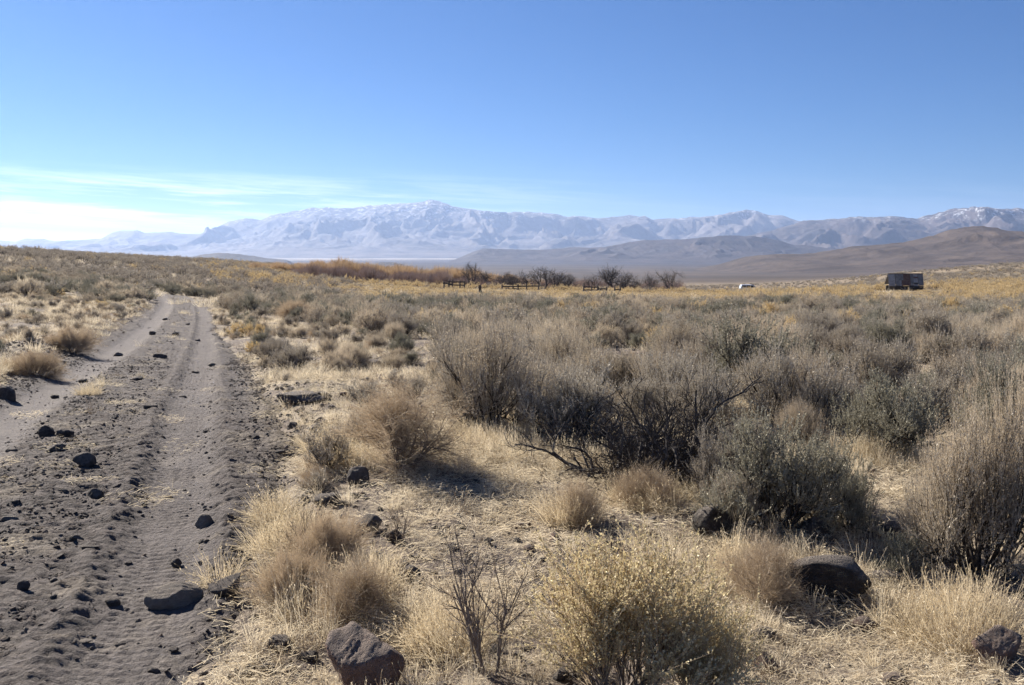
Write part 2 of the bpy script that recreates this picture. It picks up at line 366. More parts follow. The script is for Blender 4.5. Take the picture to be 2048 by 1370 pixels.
hz = ground_h(Xd, Yd) + nearf * (-.05 * rut1 - .055 * rut2 + (1 - .85 * np.maximum(rut1, rut2)) * ((clod - .35) * .042 + (cl2 - .5) * .026) + .02 * np.exp(-((np.abs(Wd) - .33) / .08) ** 2))
ph = Yd + .010 * np.sin(Wd * 60) + (fbm(Xd * 3, Yd * 3, 2, 91) - .5) * .03
lug = .5 + .5 * np.sin(ph * 2 * math.pi / .062 + np.where(Wd > 0, math.pi * .8, 0)); lug = sstep(.25, .6, lug)
groove = np.minimum(1, np.abs(Wd) / .012) * np.minimum(1, np.abs(np.abs(Wd) - .085) / .012)
tm = (1 - sstep(.13, .17, np.abs(Wd + .02))) * sstep(.38, .58, fbm(Xd * 1.3, Yd * .9, 2, 95))
hz = hz + tm * lug * groove * .0075
hz = hz + .012 - (1 - rm) * .13
road = obj('dirt_track', make_mesh('dirt_track', np.stack([Xd, Yd, hz], -1).reshape(-1, 3), [grid_faces(len(Yr), len(Wc))], [mr], smooth=True,
      uv=np.stack([Wd, Yd], -1).reshape(-1, 2)))
tag(road, kind='structure')
# height over which loose things stand, ruts included
def surf_h(X, Y):
    X = np.asarray(X, float); Y = np.asarray(Y, float); w = road_w(X, Y); m = road_mask(X, Y)
    return ground_h(X, Y) + m * (.012 - .05 * np.exp(-(w / .23) ** 4) - .055 * np.exp(-((w + RUT) / .27) ** 4))
def sz(x, y): return float(surf_h(np.array([x]), np.array([y]))[0])

# ------------------------------------------------------------------ far hills and ranges
def range_obj(name, mat, prof, Y0, Yf, Yb, uext, nu, ny, seed, rough, fx, basefn=None, spur=.62, ext=(0., 0.), sk=.012):
    """prof: skyline control points (bearing, elevation) ; crest near Y0, foot at Yf, back foot at Yb"""
    pu = np.array([p[0] for p in prof], float); pv = np.array([p[1] for p in prof], float)
    U = np.linspace(uext[0], uext[1], nu); s = np.linspace(0, 1, ny) ; Yl = Yf + (Yb - Yf) * s
    Ug, Yg = np.meshgrid(U, Yl, indexing='ij')
    rel = (500 - np.interp(Ug, pu, pv)) / F
    Xg = (Ug - CX) / F * (Y0 + (Yg - Y0) * .55)         # the range widens with distance only partly
    gr = ground_h(Xg, Yg) - EYE - 6
    wy = Y0 + (fbm(Xg * fx * .35, Xg * 0 + 3, 3, seed + 50) - .5) * (Y0 - Yf) * .25
    H = rel * wy
    tp = sstep(0, .10, (Ug - uext[0]) / (uext[1] - uext[0])) * sstep(0, .10, (uext[1] - Ug) / (uext[1] - uext[0]))
    f = np.where(Yg < wy, np.clip((Yg - Yf) / (wy - Yf), 0, 1), np.clip((Yb - Yg) / (Yb - wy), 0, 1))
    shp = .30 * f + .70 * f ** 1.75
    wx = Xg * fx + (fbm(Xg * fx * 1.3, Yg * fx * 1.3, 3, seed + 7) - .5) * 1.1; wyy = Yg * fx * .62 + (fbm(Xg * fx * 1.3 + 9, Yg * fx * 1.3, 3, seed + 8) - .5) * 1.1
    rg = ridged(wx, wyy, 6, seed, rough)
    w = sstep(0.03, .45, f) * (1 - sstep(.72, 1.0, f))
    Hh = (H - gr) * tp
    z = gr + Hh * shp * (1 + w * spur * (rg - .42) * 1.7) + Hh.clip(0) * sk * sstep(.6, 1, f) * (fbm(Xg * fx * 7, Yg * fx * 7, 4, seed + 9) - .5) * 8
    lim = (rel * Yg * .985)                                  # spurs stay under the crest
    z = np.where((Yg < wy * .97) & (rel > 0.002), np.minimum(z, lim), z)
    z = z + EYE
    V = np.stack([Xg, Yg, z], -1).reshape(-1, 3)
    o = obj(name, make_mesh(name, V, [grid_faces(nu, ny)[:, ::-1]], [mat], smooth=True)); tag(o, kind='structure'); return o
sky_far = [(-900,490),(-300,486),(0,480),(45,483),(62,477),(100,478),(120,482),(180,479),(212,478),(238,465),(255,461),(285,461),(300,467),(322,465),(355,464),(382,468),(408,468),(440,455),(470,441),(500,438),(525,440),(560,428),(600,422),(640,416),(700,417),(740,413),(790,408),(830,405),(862,401),(885,406),(902,413),(950,421),(1000,424),(1040,424),(1100,427),(1130,433),(1170,434),(1200,437),(1260,431),(1290,433),(1305,440),(1350,437),(1400,434),(1450,428),(1490,421),(1510,424),(1530,431),(1560,432),(1580,440),(1640,452),(1800,470),(2000,480),(2600,490)]
range_obj('far_mountain_range', MT_FAR, sky_far, 16500, 11200, 21000, (-900, 2300), 1100, 260, 3, .54, 1 / 1050., spur=.72, sk=.009)
sky_mid = [(1150,500),(1300,492),(1400,486),(1480,474),(1540,462),(1580,450),(1604,443),(1650,440),(1700,434),(1780,433),(1832,438),(1870,426),(1925,415),(2000,417),(2048,420),(2300,424),(2700,455),(3000,480)]
range_obj('east_mountain_range', MT_MID, sky_mid, 11000, 7800, 13500, (1150, 3000), 640, 160, 23, .55, 1 / 800., spur=.68)
sky_h = [(900,501),(940,498),(968,496.5),(1020,498),(1077,500),(1115,497),(1146,494),(1180,495),(1210,493),(1248,486),(1282,481),(1347,479),(1399,475),(1450,470.5),(1502,472),(1553,480),(1587,489),(1621,491),(1655,496),(1720,500),(1800,504)]
range_obj('purple_hills', MT_HILL, sky_h, 7600, 6000, 9000, (880, 1820), 460, 110, 43, .52, 1 / 560., spur=.62)
sky_b = [(1380,526),(1440,521),(1485,514),(1536,508),(1580,508),(1615,506),(1650,499),(1690,493),(1740,489),(1792,485),(1830,477),(1861,469),(1902,457),(1946,451.5),(1975,454),(1997,459),(2045,464),(2150,458),(2300,462),(2600,480),(2900,500)]
range_obj('brown_hill', MT_BROWN, sky_b, 3000, 1500, 3900, (1340, 2900), 460, 110, 63, .54, 1 / 300., spur=.28)
sky_k = [(340,522),(390,511),(410,507),(440,504.5),(470,506),(500,510),(540,516),(600,522)]
range_obj('dark_knoll', MT_DARK, sky_k, 5200, 4700, 5700, (340, 600), 80, 30, 83, .45, 1 / 250., spur=.2)
sky_k2 = [(690,533),(735,528),(765,523),(790,524),(810,529),(840,533)]
o = range_obj('low_dark_knoll', MT_DARK, sky_k2, 4200, 3900, 4500, (690, 840), 60, 24, 93, .45, 1 / 250., spur=.2)
# pale dry lake beds in the valley
def lake(name, u0, u1, Y0, Y1, seed):
    U = np.linspace(u0, u1, 160); vv = np.linspace(0, 1, 14)
    e = np.sin(np.linspace(0, math.pi, 160)) ** .5
    n1 = (fbm(U * .02, U * 0, 4, seed) - .5) * 1.2; n2 = (fbm(U * .02, U * 0 + 5, 4, seed) - .5) * 1.2
    Ya = (Y0 + Y1) / 2 - (Y1 - Y0) / 2 * e * (1 + n1); Yb_ = (Y0 + Y1) / 2 + (Y1 - Y0) / 2 * e * (1 + n2)
    Yq = Ya[:, None] + (Yb_ - Ya)[:, None] * vv[None]; Xq = (U[:, None] - CX) / F * ((Y0 + Y1) / 2) + Yq * 0
    Z = ground_h(Xq, Yq) + 2.5
    m = plain_mat(name + '_crust', (.50, .43, .36), .9, c2=(.36, .31, .27), scale=.0012)
    o = obj(name, make_mesh(name, np.stack([Xq, Yq, Z], -1).reshape(-1, 3), [grid_faces(160, 14)], [m], smooth=True)); tag(o, kind='structure')
lake('dry_lake_bed', 420, 1180, 9900, 11000, 7)
lake('dry_lake_bed', 250, 900, 8500, 9100, 9)

# ------------------------------------------------------------------ haze
hb = box_obj('haze', [((0, 20000, 360), (60000, 60000, 1010))], None)
hb.data.materials.clear()
hm = bpy.data.materials.new('haze_air'); hm.use_nodes = True; ht = hm.node_tree; ht.nodes.clear()
pv_ = N(ht, 'ShaderNodeVolumePrincipled'); pv_.inputs['Color'].default_value = (.47, .63, .98, 1); pv_.inputs['Density'].default_value = 3.9e-5
pv_.inputs['Anisotropy'].default_value = .35
oo = N(ht, 'ShaderNodeOutputMaterial'); L(ht, pv_.outputs[0], oo.inputs['Volume']); hb.data.materials.append(hm); tag(hb, kind='stuff')

# ------------------------------------------------------------------ growing plants
def grow_lines(rng, start, d, length, K, wob, up):
    n = len(start); pts = np.zeros((n, K + 1, 3)); pts[:, 0] = start; d = norm(d); step = (length / K)[:, None]
    for k in range(K):
        d = norm(d + rng.normal(0, wob, (n, 3)) + np.array([0, 0, up])); pts[:, k + 1] = pts[:, k] + d * step
    return pts
def children(rng, par, n, t0, t1, spread):
    m, K1, _ = par.shape; tt = rng.uniform(t0, t1, (m, n)) * (K1 - 1); i = np.minimum(tt.astype(int), K1 - 2); f = (tt - i)[..., None]
    idx = np.arange(m)[:, None]; a = par[idx, i]; b_ = par[idx, i + 1]
    st = a + (b_ - a) * f; d = norm(norm(b_ - a) + rng.normal(0, spread, (m, n, 3)))
    return st.reshape(-1, 3), d.reshape(-1, 3)
def tubes(pts, r0, r1, sides):
    n, K1, _ = pts.shape; d = norm(np.gradient(pts, axis=1)); ref = np.array([.3, .9, .31]); a = norm(np.cross(d, ref)); b_ = np.cross(d, a)
    r = (r0 + (r1 - r0) * np.linspace(0, 1, K1))[None, :, None, None] * np.ones((n, 1, 1, 1))
    an = np.arange(sides) * 2 * math.pi / sides
    V = pts[:, :, None] + r * (a[:, :, None] * np.cos(an)[None, None, :, None] + b_[:, :, None] * np.sin(an)[None, None, :, None])
    i = (np.arange(n) * K1 * sides)[:, None, None] + (np.arange(K1 - 1) * sides)[None, :, None] + np.arange(sides)[None, None, :]
    j = (np.arange(n) * K1 * sides)[:, None, None] + (np.arange(K1 - 1) * sides)[None, :, None] + ((np.arange(sides) + 1) % sides)[None, None, :]
    if sides == 2: q = np.stack([i, j, j + sides, i + sides], -1)[:, :, :1]
    else: q = np.stack([i, j, j + sides, i + sides], -1)
    return V.reshape(-1, 3), q.reshape(-1, 4)
def leaves(rng, pts, n, t0, t1, ln, wd, spread, up=.3):
    st, d = children(rng, pts, n, t0, t1, spread); d = norm(d + np.array([0, 0, up])); m = len(st)
    s = norm(np.cross(d, rng.normal(0, 1, (m, 3)))); l = ln * rng.uniform(.6, 1.3, (m, 1)); w = wd * rng.uniform(.6, 1.3, (m, 1))
    V = np.stack([st, st + d * l * .6 + s * w, st + d * l, st + d * l * .6 - s * w], 1).reshape(-1, 3)
    q = np.arange(m * 4).reshape(-1, 4); return V, q
class Acc:
    def __init__(s): s.V = []; s.Q = []; s.M = []; s.n = 0
    def add(s, vq, mi=0):
        V, q = vq; s.V.append(V); s.Q.append(q + s.n); s.M.append(np.full(len(q), mi)); s.n += len(V)
    def mesh(s, name, mats): return make_mesh(name, np.concatenate(s.V), [np.concatenate(s.Q)], mats, np.concatenate(s.M))
def plant(seed, P, name):
    """returns (woody mesh, foliage mesh). P: dict of levels and leaf sets"""
    rng = np.random.default_rng(seed); wood = Acc(); fol = Acc(); lv = P['levels']
    n, rad, lean, ln, lj, K, wob, up, r0, r1, sd_ = P['stems']
    an = rng.uniform(0, 2 * math.pi, n); le = rng.uniform(lean[0], lean[1], n); rr = rng.uniform(0, rad, n)
    st = np.stack([np.cos(an) * rr, np.sin(an) * rr, np.full(n, -.03)], -1)
    d = np.stack([np.cos(an) * np.sin(le), np.sin(an) * np.sin(le), np.cos(le)], -1)
    pts = grow_lines(rng, st, d, ln * rng.uniform(1 - lj, 1 + lj, n), K, wob, up); wood.add(tubes(pts, r0, r1, sd_))
    allp = [pts]
    for (cn, t0, t1, spread, ln, lj, K, wob, up, r0, r1, sd_, dst) in lv:
        s_, d_ = children(rng, allp[-1], cn, t0, t1, spread)
        pts = grow_lines(rng, s_, d_, ln * rng.uniform(1 - lj, 1 + lj, len(s_)), K, wob, up)
        if dst >= 0: fol.add(tubes(pts, r0, r1, sd_), dst)
        else: wood.add(tubes(pts, r0, r1, sd_))
        allp.append(pts)
    for (li, n_, t0, t1, l_, w_, spr, up_, mi) in P['leaves']:
        fol.add(leaves(rng, allp[li], n_, t0, t1, l_, w_, spr, up_), mi)
    wm = wood.mesh('stems', [P['wood']]) if wood.V else None
    fm = fol.mesh('foliage', P['mats']) if fol.V else None
    return wm, fm
def joined(wm, fm, name):
    """one mesh of both, for plants too small in view to show parts"""
    def rd(me):
        V = np.zeros(len(me.vertices) * 3, np.float32); me.vertices.foreach_get('co', V)
        q = np.zeros(len(me.loops), np.int32); me.loops.foreach_get('vertex_index', q)
        mi = np.zeros(len(me.polygons), np.int32); me.polygons.foreach_get('material_index', mi)
        return V.reshape(-1, 3), q.reshape(-1, 4), mi
    if fm is None: return wm
    V1, q1, m1 = rd(wm); V2, q2, m2 = rd(fm)
    return make_mesh(name, np.concatenate([V1, V2]), [np.concatenate([q1, q2 + len(V1)])], list(wm.materials) + list(fm.materials), np.concatenate([m1, m2 + len(wm.materials)]))

def sage(seed, leaf, n=8, q=1.0, H=.9, stalk=0.0, twigs=6, leafn=17, lsz=1.15):
    k = H / .9; lm = 1.0 if q > .6 else 2.3 if q > .2 else 4.5
    P = dict(stems=(n + 2, .08 * k, (.15, 1.3), .38 * k, .42, 4, .20, .10, .020 * k, .009 * k, 4 if q > .6 else 3), wood=WOOD, mats=[leaf, STALK],
        levels=[(max(3, int(6 * (q + .25 if q < 1 else 1))), .18, 1, .62, .27 * k, .45, 3, .22, .13, .007 * k, .004 * k, 3, -1),
                (max(3, int(6 * (q + .3 if q < 1 else 1))), .3, 1, .50, .19 * k, .35, 3, .15, .22, .0032, .0018 * lm ** .5, 3 if q > .6 else 2, -1),
                (max(2, int(twigs * (q + .3 if q < 1 else 1))), .3, 1, .45, .13 * k, .45, 2, .12, .35, .0014 * lm, .0009 * lm, 2, 0)],
        leaves=[(3, max(3, int(leafn * q ** .5)), .15, 1.0, .017 * lsz * lm ** .75, .0032 * lsz * lm ** .8, .55, .35, 0)])
    if stalk > 0:
        P['levels'].append((1, .6, 1, .25, stalk * k, .4, 2, .07, .5, .0011 * lm, .0008 * lm, 2, 1))
        P['leaves'].append((4, max(3, int(9 * q ** .5)), .3, 1.0, .010 * lm ** .8, .0026 * lm ** .8, .5, .5, 1))
    return P
def twiggy(seed, twig, wood, n=9, H=.85, spread=.5, lean=(.15, 1.35), q=1.0, tips=None, up=.06):
    k = H / .85; lm = 1.0 if q > .6 else 2.5
    return dict(stems=(n, .06 * k, lean, .34 * k, .25, 4, .12, up, .012 * k, .006 * k, 3), wood=wood, mats=[twig, tips or twig],
        levels=[(6, .25, 1, spread * .8, .30 * k, .45, 4, .17, up, .0042 * k, .0022 * k, 3, -1),
                (8 if q > .6 else 4, .25, 1, spread, .22 * k, .5, 3, .17, up, .0018 * lm, .0012 * lm, 2, 0),
                (8 if q > .6 else 3, .2, 1, spread, .13 * k, .5, 2, .16, up, .0012 * lm, .0007 * lm, 2, 0)],
        leaves=[(3, 4 if q > .6 else 3, .3, 1, .008 * lm, .0020 * lm, .6, .2, 1)])
KINDS = {}
def reg(name, seeds, fn, full=True):
    out = []
    for s in seeds:
        w, f = plant(s, fn(s), name); out.append((w, f) if full else joined(w, f, name))
    KINDS[name] = out
reg('sage_near', range(101, 106), lambda s: sage(s, SAGE, n=8 + s % 3, stalk=.0, leafn=17))
reg('sage_green', range(111, 115), lambda s: sage(s, SAGEG, n=8, leafn=21, twigs=6, stalk=0.))
reg('sage_stalk', range(121, 125), lambda s: sage(s, SAGE, n=9, stalk=.17, leafn=13, twigs=5))
reg('sage_mid', range(131, 136), lambda s: sage(s, SAGE, n=8, q=.45, stalk=.14 if s % 2 else 0, leafn=12), False)
reg('sage_midg', range(136, 139), lambda s: sage(s, SAGEG, n=8, q=.45, leafn=14), False)
reg('sage_far', range(141, 145), lambda s: sage(s, SAGE, n=5, q=.12, leafn=8), False)
reg('tan_near', range(151, 154), lambda s: twiggy(s, TANTW, GREYW, n=24))
reg('tan_mid', range(155, 158), lambda s: twiggy(s, TANTW, GREYW, n=9, q=.4), False)
reg('rabbit_near', range(161, 164), lambda s: twiggy(s, TANTW, GREYW, n=13, spread=.33, lean=(.05, .75), up=.14, tips=YEL))
for w, f in KINDS['rabbit_near']: pass
reg('gold_mid', range(165, 168), lambda s: sage(s, GOLD, n=7, q=.4, leafn=12, H=.8), False)
reg('gold_far', range(169, 172), lambda s: sage(s, GOLD, n=5, q=.12, leafn=9, H=.8), False)

# big rabbitbrush of the foreground: upright stems, small yellow leaves all along
def rabbit(s):
    P = twiggy(s, TANTW, GREYW, n=13, spread=.30, lean=(.05, .80), up=.12, tips=YEL)
    P['levels'][1] = (6,) + P['levels'][1][1:]; P['levels'][2] = (6,) + P['levels'][2][1:]
    P['leaves'] = [(3, 9, .1, 1, .015, .0055, .6, .5, 1), (2, 6, .4, 1, .015, .0055, .6, .5, 1)]; return P
reg('rabbitbrush', (181, 182), rabbit)
def dead(s, n=15, H=1.0):
    return dict(stems=(n, .12, (.5, 1.35), .62 * H, .3, 6, .30, .03, .030, .012, 5), wood=DEADW, mats=[DEADW],
        levels=[(6, .2, 1, .75, .36 * H, .4, 5, .30, .05, .012, .006, 4, -1), (6, .2, 1, .7, .22 * H, .4, 4, .28, .06, .0045, .0022, 3, -1),
                (5, .2, 1, .7, .13 * H, .4, 3, .2, .1, .002, .001, 2, -1)], leaves=[])
reg('dead_shrub', (191, 192, 193), dead)
reg('bare_twig', (195, 196), lambda s: dict(stems=(6, .05, (.15, .75), .42, .25, 5, .10, .04, .011, .006, 5), wood=GREYW, mats=[TANTW],
        levels=[(5, .3, 1, .42, .26, .3, 4, .10, .06, .005, .0025, 4, -1), (5, .25, 1, .42, .15, .3, 3, .10, .06, .0022, .0013, 3, -1), (4, .3, 1, .4, .08, .3, 2, .1, .05, .0011, .0007, 2, 0)], leaves=[]))

# ------------------------------------------------------------------ labels made from landmarks
LM = [('the large tan shrub beside the track', 810, 900), ('the black dead shrub', 1290, 900), ('the big feathery sagebrush', 985, 830), ('the yellow rabbitbrush', 1250, 1250),
      ('the domed black boulder', 1665, 1190), ('the dark rounded sagebrush', 1560, 1000), ('the bare dirt gap', 1280, 730), ('the leafy green sagebrush', 1510, 740),
      ('the square reddish block', 1675, 930), ('the tall stalky sagebrush', 1960, 1050), ('the reddish boulder', 720, 1310), ('the long flat slab', 345, 1190), ('the golden grass clump', 640, 1180),
      ('the outcrop of dark rocks', 810, 738), ('the flat black rock shelf', 600, 800), ('the bend of the track', 400, 597), ('the three golden tussocks', 490, 660), ('the left wheel rut', 200, 720),
      ('the dark willow thicket', 780, 560), ('the tallest orchard tree', 940, 560), ('the corral rails', 905, 568), ('the long low fence rail', 1040, 575), ('the split fence panel', 1180, 574),
      ('the parked white car', 1500, 578), ('the tin roofed shed', 1810, 578), ('the twisted fallen branches', 1690, 730), ('the lichened grey boulder', 1435, 1060), ('the dense dark bush pair', 820, 605),
      ('the near-left roadside bush', 145, 690), ('the crossing straw patch in the rut', 320, 940), ('the bright yellow brush at the right edge', 2020, 625), ('the shrubs cut by the right photo edge', 2040, 760),
      ('the grassy bank at the left photo edge', 8, 620), ('the low brown shrub by the path', 1155, 655), ('the bare twiggy bush', 990, 1280), ('the gravel in the bottom left corner', 40, 1340), ('the rust-brown corner boulder', 2010, 1310)]
USED = set()
def auto_label(desc, u, v, tries=16):
    c = sorted(LM, key=lambda m: math.hypot((m[1] - u), (m[2] - v) * 2.2))
    for name, a, b_ in c[:tries]:
        dx, dy = u - a, v - b_
        if abs(dx) > abs(dy) * 2.0: w = 'left of' if dx < 0 else 'right of'
        elif dy < 0: w = 'behind'
        else: w = 'in front of'
        if abs(dx) < 420:
            for pre in ('just ', '', ):
                if pre and math.hypot(dx, dy * 2) > 120: continue
                s = f'{desc} {pre}{w} {name}'
                if s not in USED and len(s.split()) <= 16: USED.add(s); return s
            w2 = ('to the left and behind ' if dx < 0 else 'to the right and behind ') if dy < 0 else ('to the left in front of ' if dx < 0 else 'to the right in front of ')
            s = f'{desc} {w2}{name}'
            if s not in USED and len(s.split()) <= 16: USED.add(s); return s
    name, a, b_ = c[0]
    s = f'{desc} near {name}'; USED.add(s); return s
for (u, v, nm) in [(940, 555, 'the tallest orchard tree'), (1008, 562, 'the leftmost tree of the central grove'), (1086, 556, 'the densest tree of the central grove'), (1132, 562, 'the right end of the central grove'), (1220, 556, 'the tallest tree of the right grove'),
    (1300, 560, 'the thin pale tree'), (1343, 558, 'the last tree of the orchard'), (630, 552, 'the lone tree on the orange slope'), (1229, 575, 'the two post fence remnant'), (960, 578, 'the short black stump'), (620, 620, 'the round pale bush'), (1600, 575, 'the open brush right of the car'),
    (1700, 575, 'the flat left of the shed'), (1920, 575, 'the slope right of the shed'), (1440, 574, 'the flat left of the car'), (300, 520, 'the left part of the skyline'), (100, 505, 'the far left ridge line'), (1400, 640, 'the middle of the brush field'), (1880, 660, 'the right side of the brush field'), (1020, 640, 'the left side of the brush field')]: LM.append((nm, u, v))
PLACED = []      # (x, y, radius) of shrubs and rocks
SHRUB_R = {}
def mesh_dims(kind, i):
    key = (kind, i)
    if key not in SHRUB_R:
        me = KINDS[kind][i]; ms = me if isinstance(me, tuple) else (me,)
        V = []
        for m in ms:
            if m is None: continue
            a = np.zeros(len(m.vertices) * 3, np.float32); m.vertices.foreach_get('co', a); V.append(a.reshape(-1, 3))
        V = np.concatenate(V); r = np.hypot(V[:, 0], V[:, 1])
        SHRUB_R[key] = (float(np.percentile(r, 97)), float(np.percentile(V[:, 2], 99)))
    return SHRUB_R[key]
def put_plant(name, kind, i, x, y, R_, H_, rz, label, cat, group, sink=.02):
    i = i % len(KINDS[kind]); r0, h0 = mesh_dims(kind, i); z = gz(x, y) - sink
    sx = R_ / r0; szz = H_ / h0; me = KINDS[kind][i]
    if isinstance(me, tuple):
        e = bpy.data.objects.new(name, None); e.empty_display_size = .1; COL.objects.link(e); e.location = (x, y, z); e.rotation_euler = (0, 0, rz); e.scale = (sx, sx, szz)
        if me[0]: obj('stems', me[0], e)
        if me[1]: obj('foliage', me[1], e)
    else: e = obj(name, me, None, (x, y, z), rz, (sx, sx, szz))
    tag(e, label, cat, group); PLACED.append((x, y, R_)); return e
def hero(name, kind, i, u, v, wpx, top, label, cat='shrub', group=None, rz=None):
    x, y = hit(u, min(v, 1480)); USED.add(label)
    dep = project(x, y, gz(x, y))[2]
    return put_plant(name, kind, i, x, y, wpx / 2 * dep / F, (v - top) * dep / F * 1.03, rz if rz is not None else (u * 7 % 6.28), label, cat, group)

# foreground and middle shrubs, one by one
SG = 'sagebrush in the field right of the track'
hero('tan_shrub', 'tan_near', 0, 805, 925, 310, 762, 'large rounded straw-tan twiggy shrub right of the track, its base in shadow', group='twiggy tan shrubs')
hero('sagebrush', 'sage_stalk', 0, 985, 862, 260, 640, 'big feathery pale sagebrush, tallest at the left edge of the brush field', group=SG)
hero('sagebrush', 'sage_stalk', 1, 955, 850, 110, 740, 'fan-shaped sagebrush growing against the foot of the big feathery one', group=SG)
hero('dead_shrub', 'dead_shrub', 0, 1300, 955, 460, 770, 'sprawling black dead shrub with twisted bare branches in mid field', group='dead shrubs')
hero('dead_shrub', 'dead_shrub', 2, 1180, 900, 230, 800, 'low dark tangle of dead branches left of the sprawling black shrub', group='dead shrubs')
hero('dead_shrub', 'dead_shrub', 1, 1410, 945, 220, 830, 'black leafless tangle forming the right arm of the sprawling dead shrub', group='dead shrubs')
hero('sagebrush', 'sage_near', 0, 1150, 880, 230, 735, 'grey-brown sagebrush just behind and left of the black dead shrub', group=SG)
hero('sagebrush', 'sage_near', 1, 1400, 860, 200, 740, 'grey sagebrush crowning just behind the right arm of the black dead shrub', group=SG)
hero('sagebrush', 'sage_green', 0, 1555, 1060, 290, 835, 'dark rounded sagebrush with black shaded base above the shadowed boulders', group=SG)
hero('sagebrush', 'sage_near', 2, 1430, 1000, 150, 860, 'brownish sagebrush between the black dead shrub and the dark rounded one', group=SG)
hero('sagebrush', 'sage_green', 3, 1640, 1015, 180, 890, 'dark sagebrush filling the gap behind the small dark one', group=SG)
hero('sagebrush', 'sage_near', 4, 1470, 1050, 140, 935, 'grey sagebrush left of the dark rounded one, close to the lichened boulder', group=SG)
hero('sagebrush', 'sage_stalk', 1, 1870, 1120, 150, 960, 'pale stalky sagebrush at the left foot of the tall one at right', group=SG)
hero('sagebrush', 'sage_green', 1, 1700, 1065, 130, 930, 'small dark sagebrush standing between the two shadowed boulders', group=SG)
hero('sagebrush', 'sage_green', 2, 1760, 905, 240, 755, 'dark-centred sagebrush with a straw skirt behind the square reddish block', group=SG)
hero('sagebrush', 'sage_stalk', 2, 1960, 1145, 270, 800, 'tall stalky sagebrush filling the right edge beside the camera', group=SG)
hero('sagebrush', 'sage_stalk', 3, 2060, 1060, 260, 740, 'tall pale sagebrush cut by the right edge of the photo', group=SG)
hero('sagebrush', 'sage_green', 3, 2010, 905, 200, 720, 'green-grey sagebrush with dark branching heart near the right edge', group=SG)
hero('sagebrush', 'sage_green', 0, 1505, 800, 240, 640, 'large leafy green-grey sagebrush with blackish trunk in the upper middle field', group=SG, rz=2.)
hero('dead_shrub', 'dead_shrub', 1, 1600, 795, 130, 690, 'leafless dark bush leaning on the large leafy sagebrush', group='dead shrubs')
hero('dead_shrub', 'dead_shrub', 2, 1690, 745, 130, 690, 'twisted fallen branches of a dead sagebrush on straw', group='dead shrubs')
hero('sagebrush', 'sage_green', 1, 1800, 1150, 140, 1065, 'small yellow-green sagebrush right of the domed black boulder', group=SG)
hero('tan_shrub', 'tan_near', 1, 1530, 1205, 190, 1075, 'grey-tan twiggy shrub leaning on the left side of the domed boulder', group='twiggy tan shrubs')
hero('rabbitbrush', 'rabbitbrush', 0, 1235, 1430, 430, 1095, 'large yellow rabbitbrush at the bottom centre, full of small seed heads', group='rabbitbrush')
hero('rabbitbrush', 'rabbitbrush', 1, 1400, 1420, 230, 1190, 'lower yellow-grey rabbitbrush right of the large one at the bottom', group='rabbitbrush')
hero('bare_twig_bush', 'bare_twig', 0, 980, 1345, 250, 1060, 'bare twiggy bush with forked grey stems at the bottom centre', cat='bush', group='bare twig bushes')
hero('bare_twig_bush', 'bare_twig', 1, 615, 1120, 110, 1010, 'small bare twig bush sticking out of golden grass beside the track', cat='bush', group='bare twig bushes')
hero('bare_twig_bush', 'bare_twig', 1, 800, 1080, 100, 1000, 'thin leafless twigs rising beside a dark stone in mid foreground', cat='bush', group='bare twig bushes')
hero('tan_shrub', 'tan_near', 2, 1150, 1045, 150, 955, 'small thin tan shrub with an orange-tinged grass base', group='twiggy tan shrubs')
hero('tan_shrub', 'tan_near', 0, 585, 1205, 165, 1095, 'low tan twig cushion on the left of the golden grass clump', group='twiggy tan shrubs')
hero('tan_shrub', 'tan_near', 1, 710, 1240, 190, 1110, 'brown twiggy shrub inside the golden grass clump, dark underneath', group='twiggy tan shrubs')
hero('tan_shrub', 'tan_near', 2, 660, 1130, 170, 1020, 'loose grey twigs rising from the back of the golden grass clump', group='twiggy tan shrubs')
hero('tan_shrub', 'tan_near', 1, 632, 972, 75, 925, 'low grey twig cushion at the right edge of the track', group='twiggy tan shrubs')
hero('tan_shrub', 'tan_near', 2, 145, 705, 110, 652, 'rounded brown bush on the bank above the left rut', group='twiggy tan shrubs')
hero('tan_shrub', 'tan_near', 0, 70, 752, 120, 700, 'tan twiggy bush overhanging the left rut near the photo edge', group='twiggy tan shrubs')
hero('tan_shrub', 'tan_near', 1, 590, 640, 80, 600, 'round pale twiggy bush right of the track bend', group='twiggy tan shrubs')
for k, (u, v, w, tp) in enumerate([(470, 673, 42, 645), (495, 672, 40, 643), (520, 674, 34, 647), (511, 706, 42, 682)]):
    hero('golden_tussock', 'gold_mid', k, u, v, w, tp, ['leftmost of three golden tussocks at the track edge', 'middle of three golden tussocks at the track edge', 'rightmost of three golden tussocks at the track edge', 'single golden tussock just nearer than the three'][k], 'tussock', 'golden tussocks')
hero('sagebrush', 'sage_midg', 0, 806, 616, 58, 588, 'dense dark green bush, left one of a pair beyond the grass', group=SG)
hero('sagebrush', 'sage_midg', 1, 860, 620, 52, 592, 'smaller dense green bush, right one of a pair beyond the grass', group=SG)
hero('sagebrush', 'sage_midg', 2, 1160, 668, 100, 632, 'low dark brown-based sagebrush left of the bare dirt gap', group=SG)
hero('sagebrush', 'sage_mid', 1, 465, 597, 55, 565, 'grey sagebrush standing right where the track bends away', group=SG)
hero('sagebrush', 'sage_mid', 3, 600, 602, 66, 568, 'broad grey sagebrush between the track bend and dark bushes', group=SG)
hero('rabbitbrush', 'gold_mid', 1, 2030, 640, 90, 610, 'bright yellow brush patch at the right edge of the field', group='rabbitbrush')
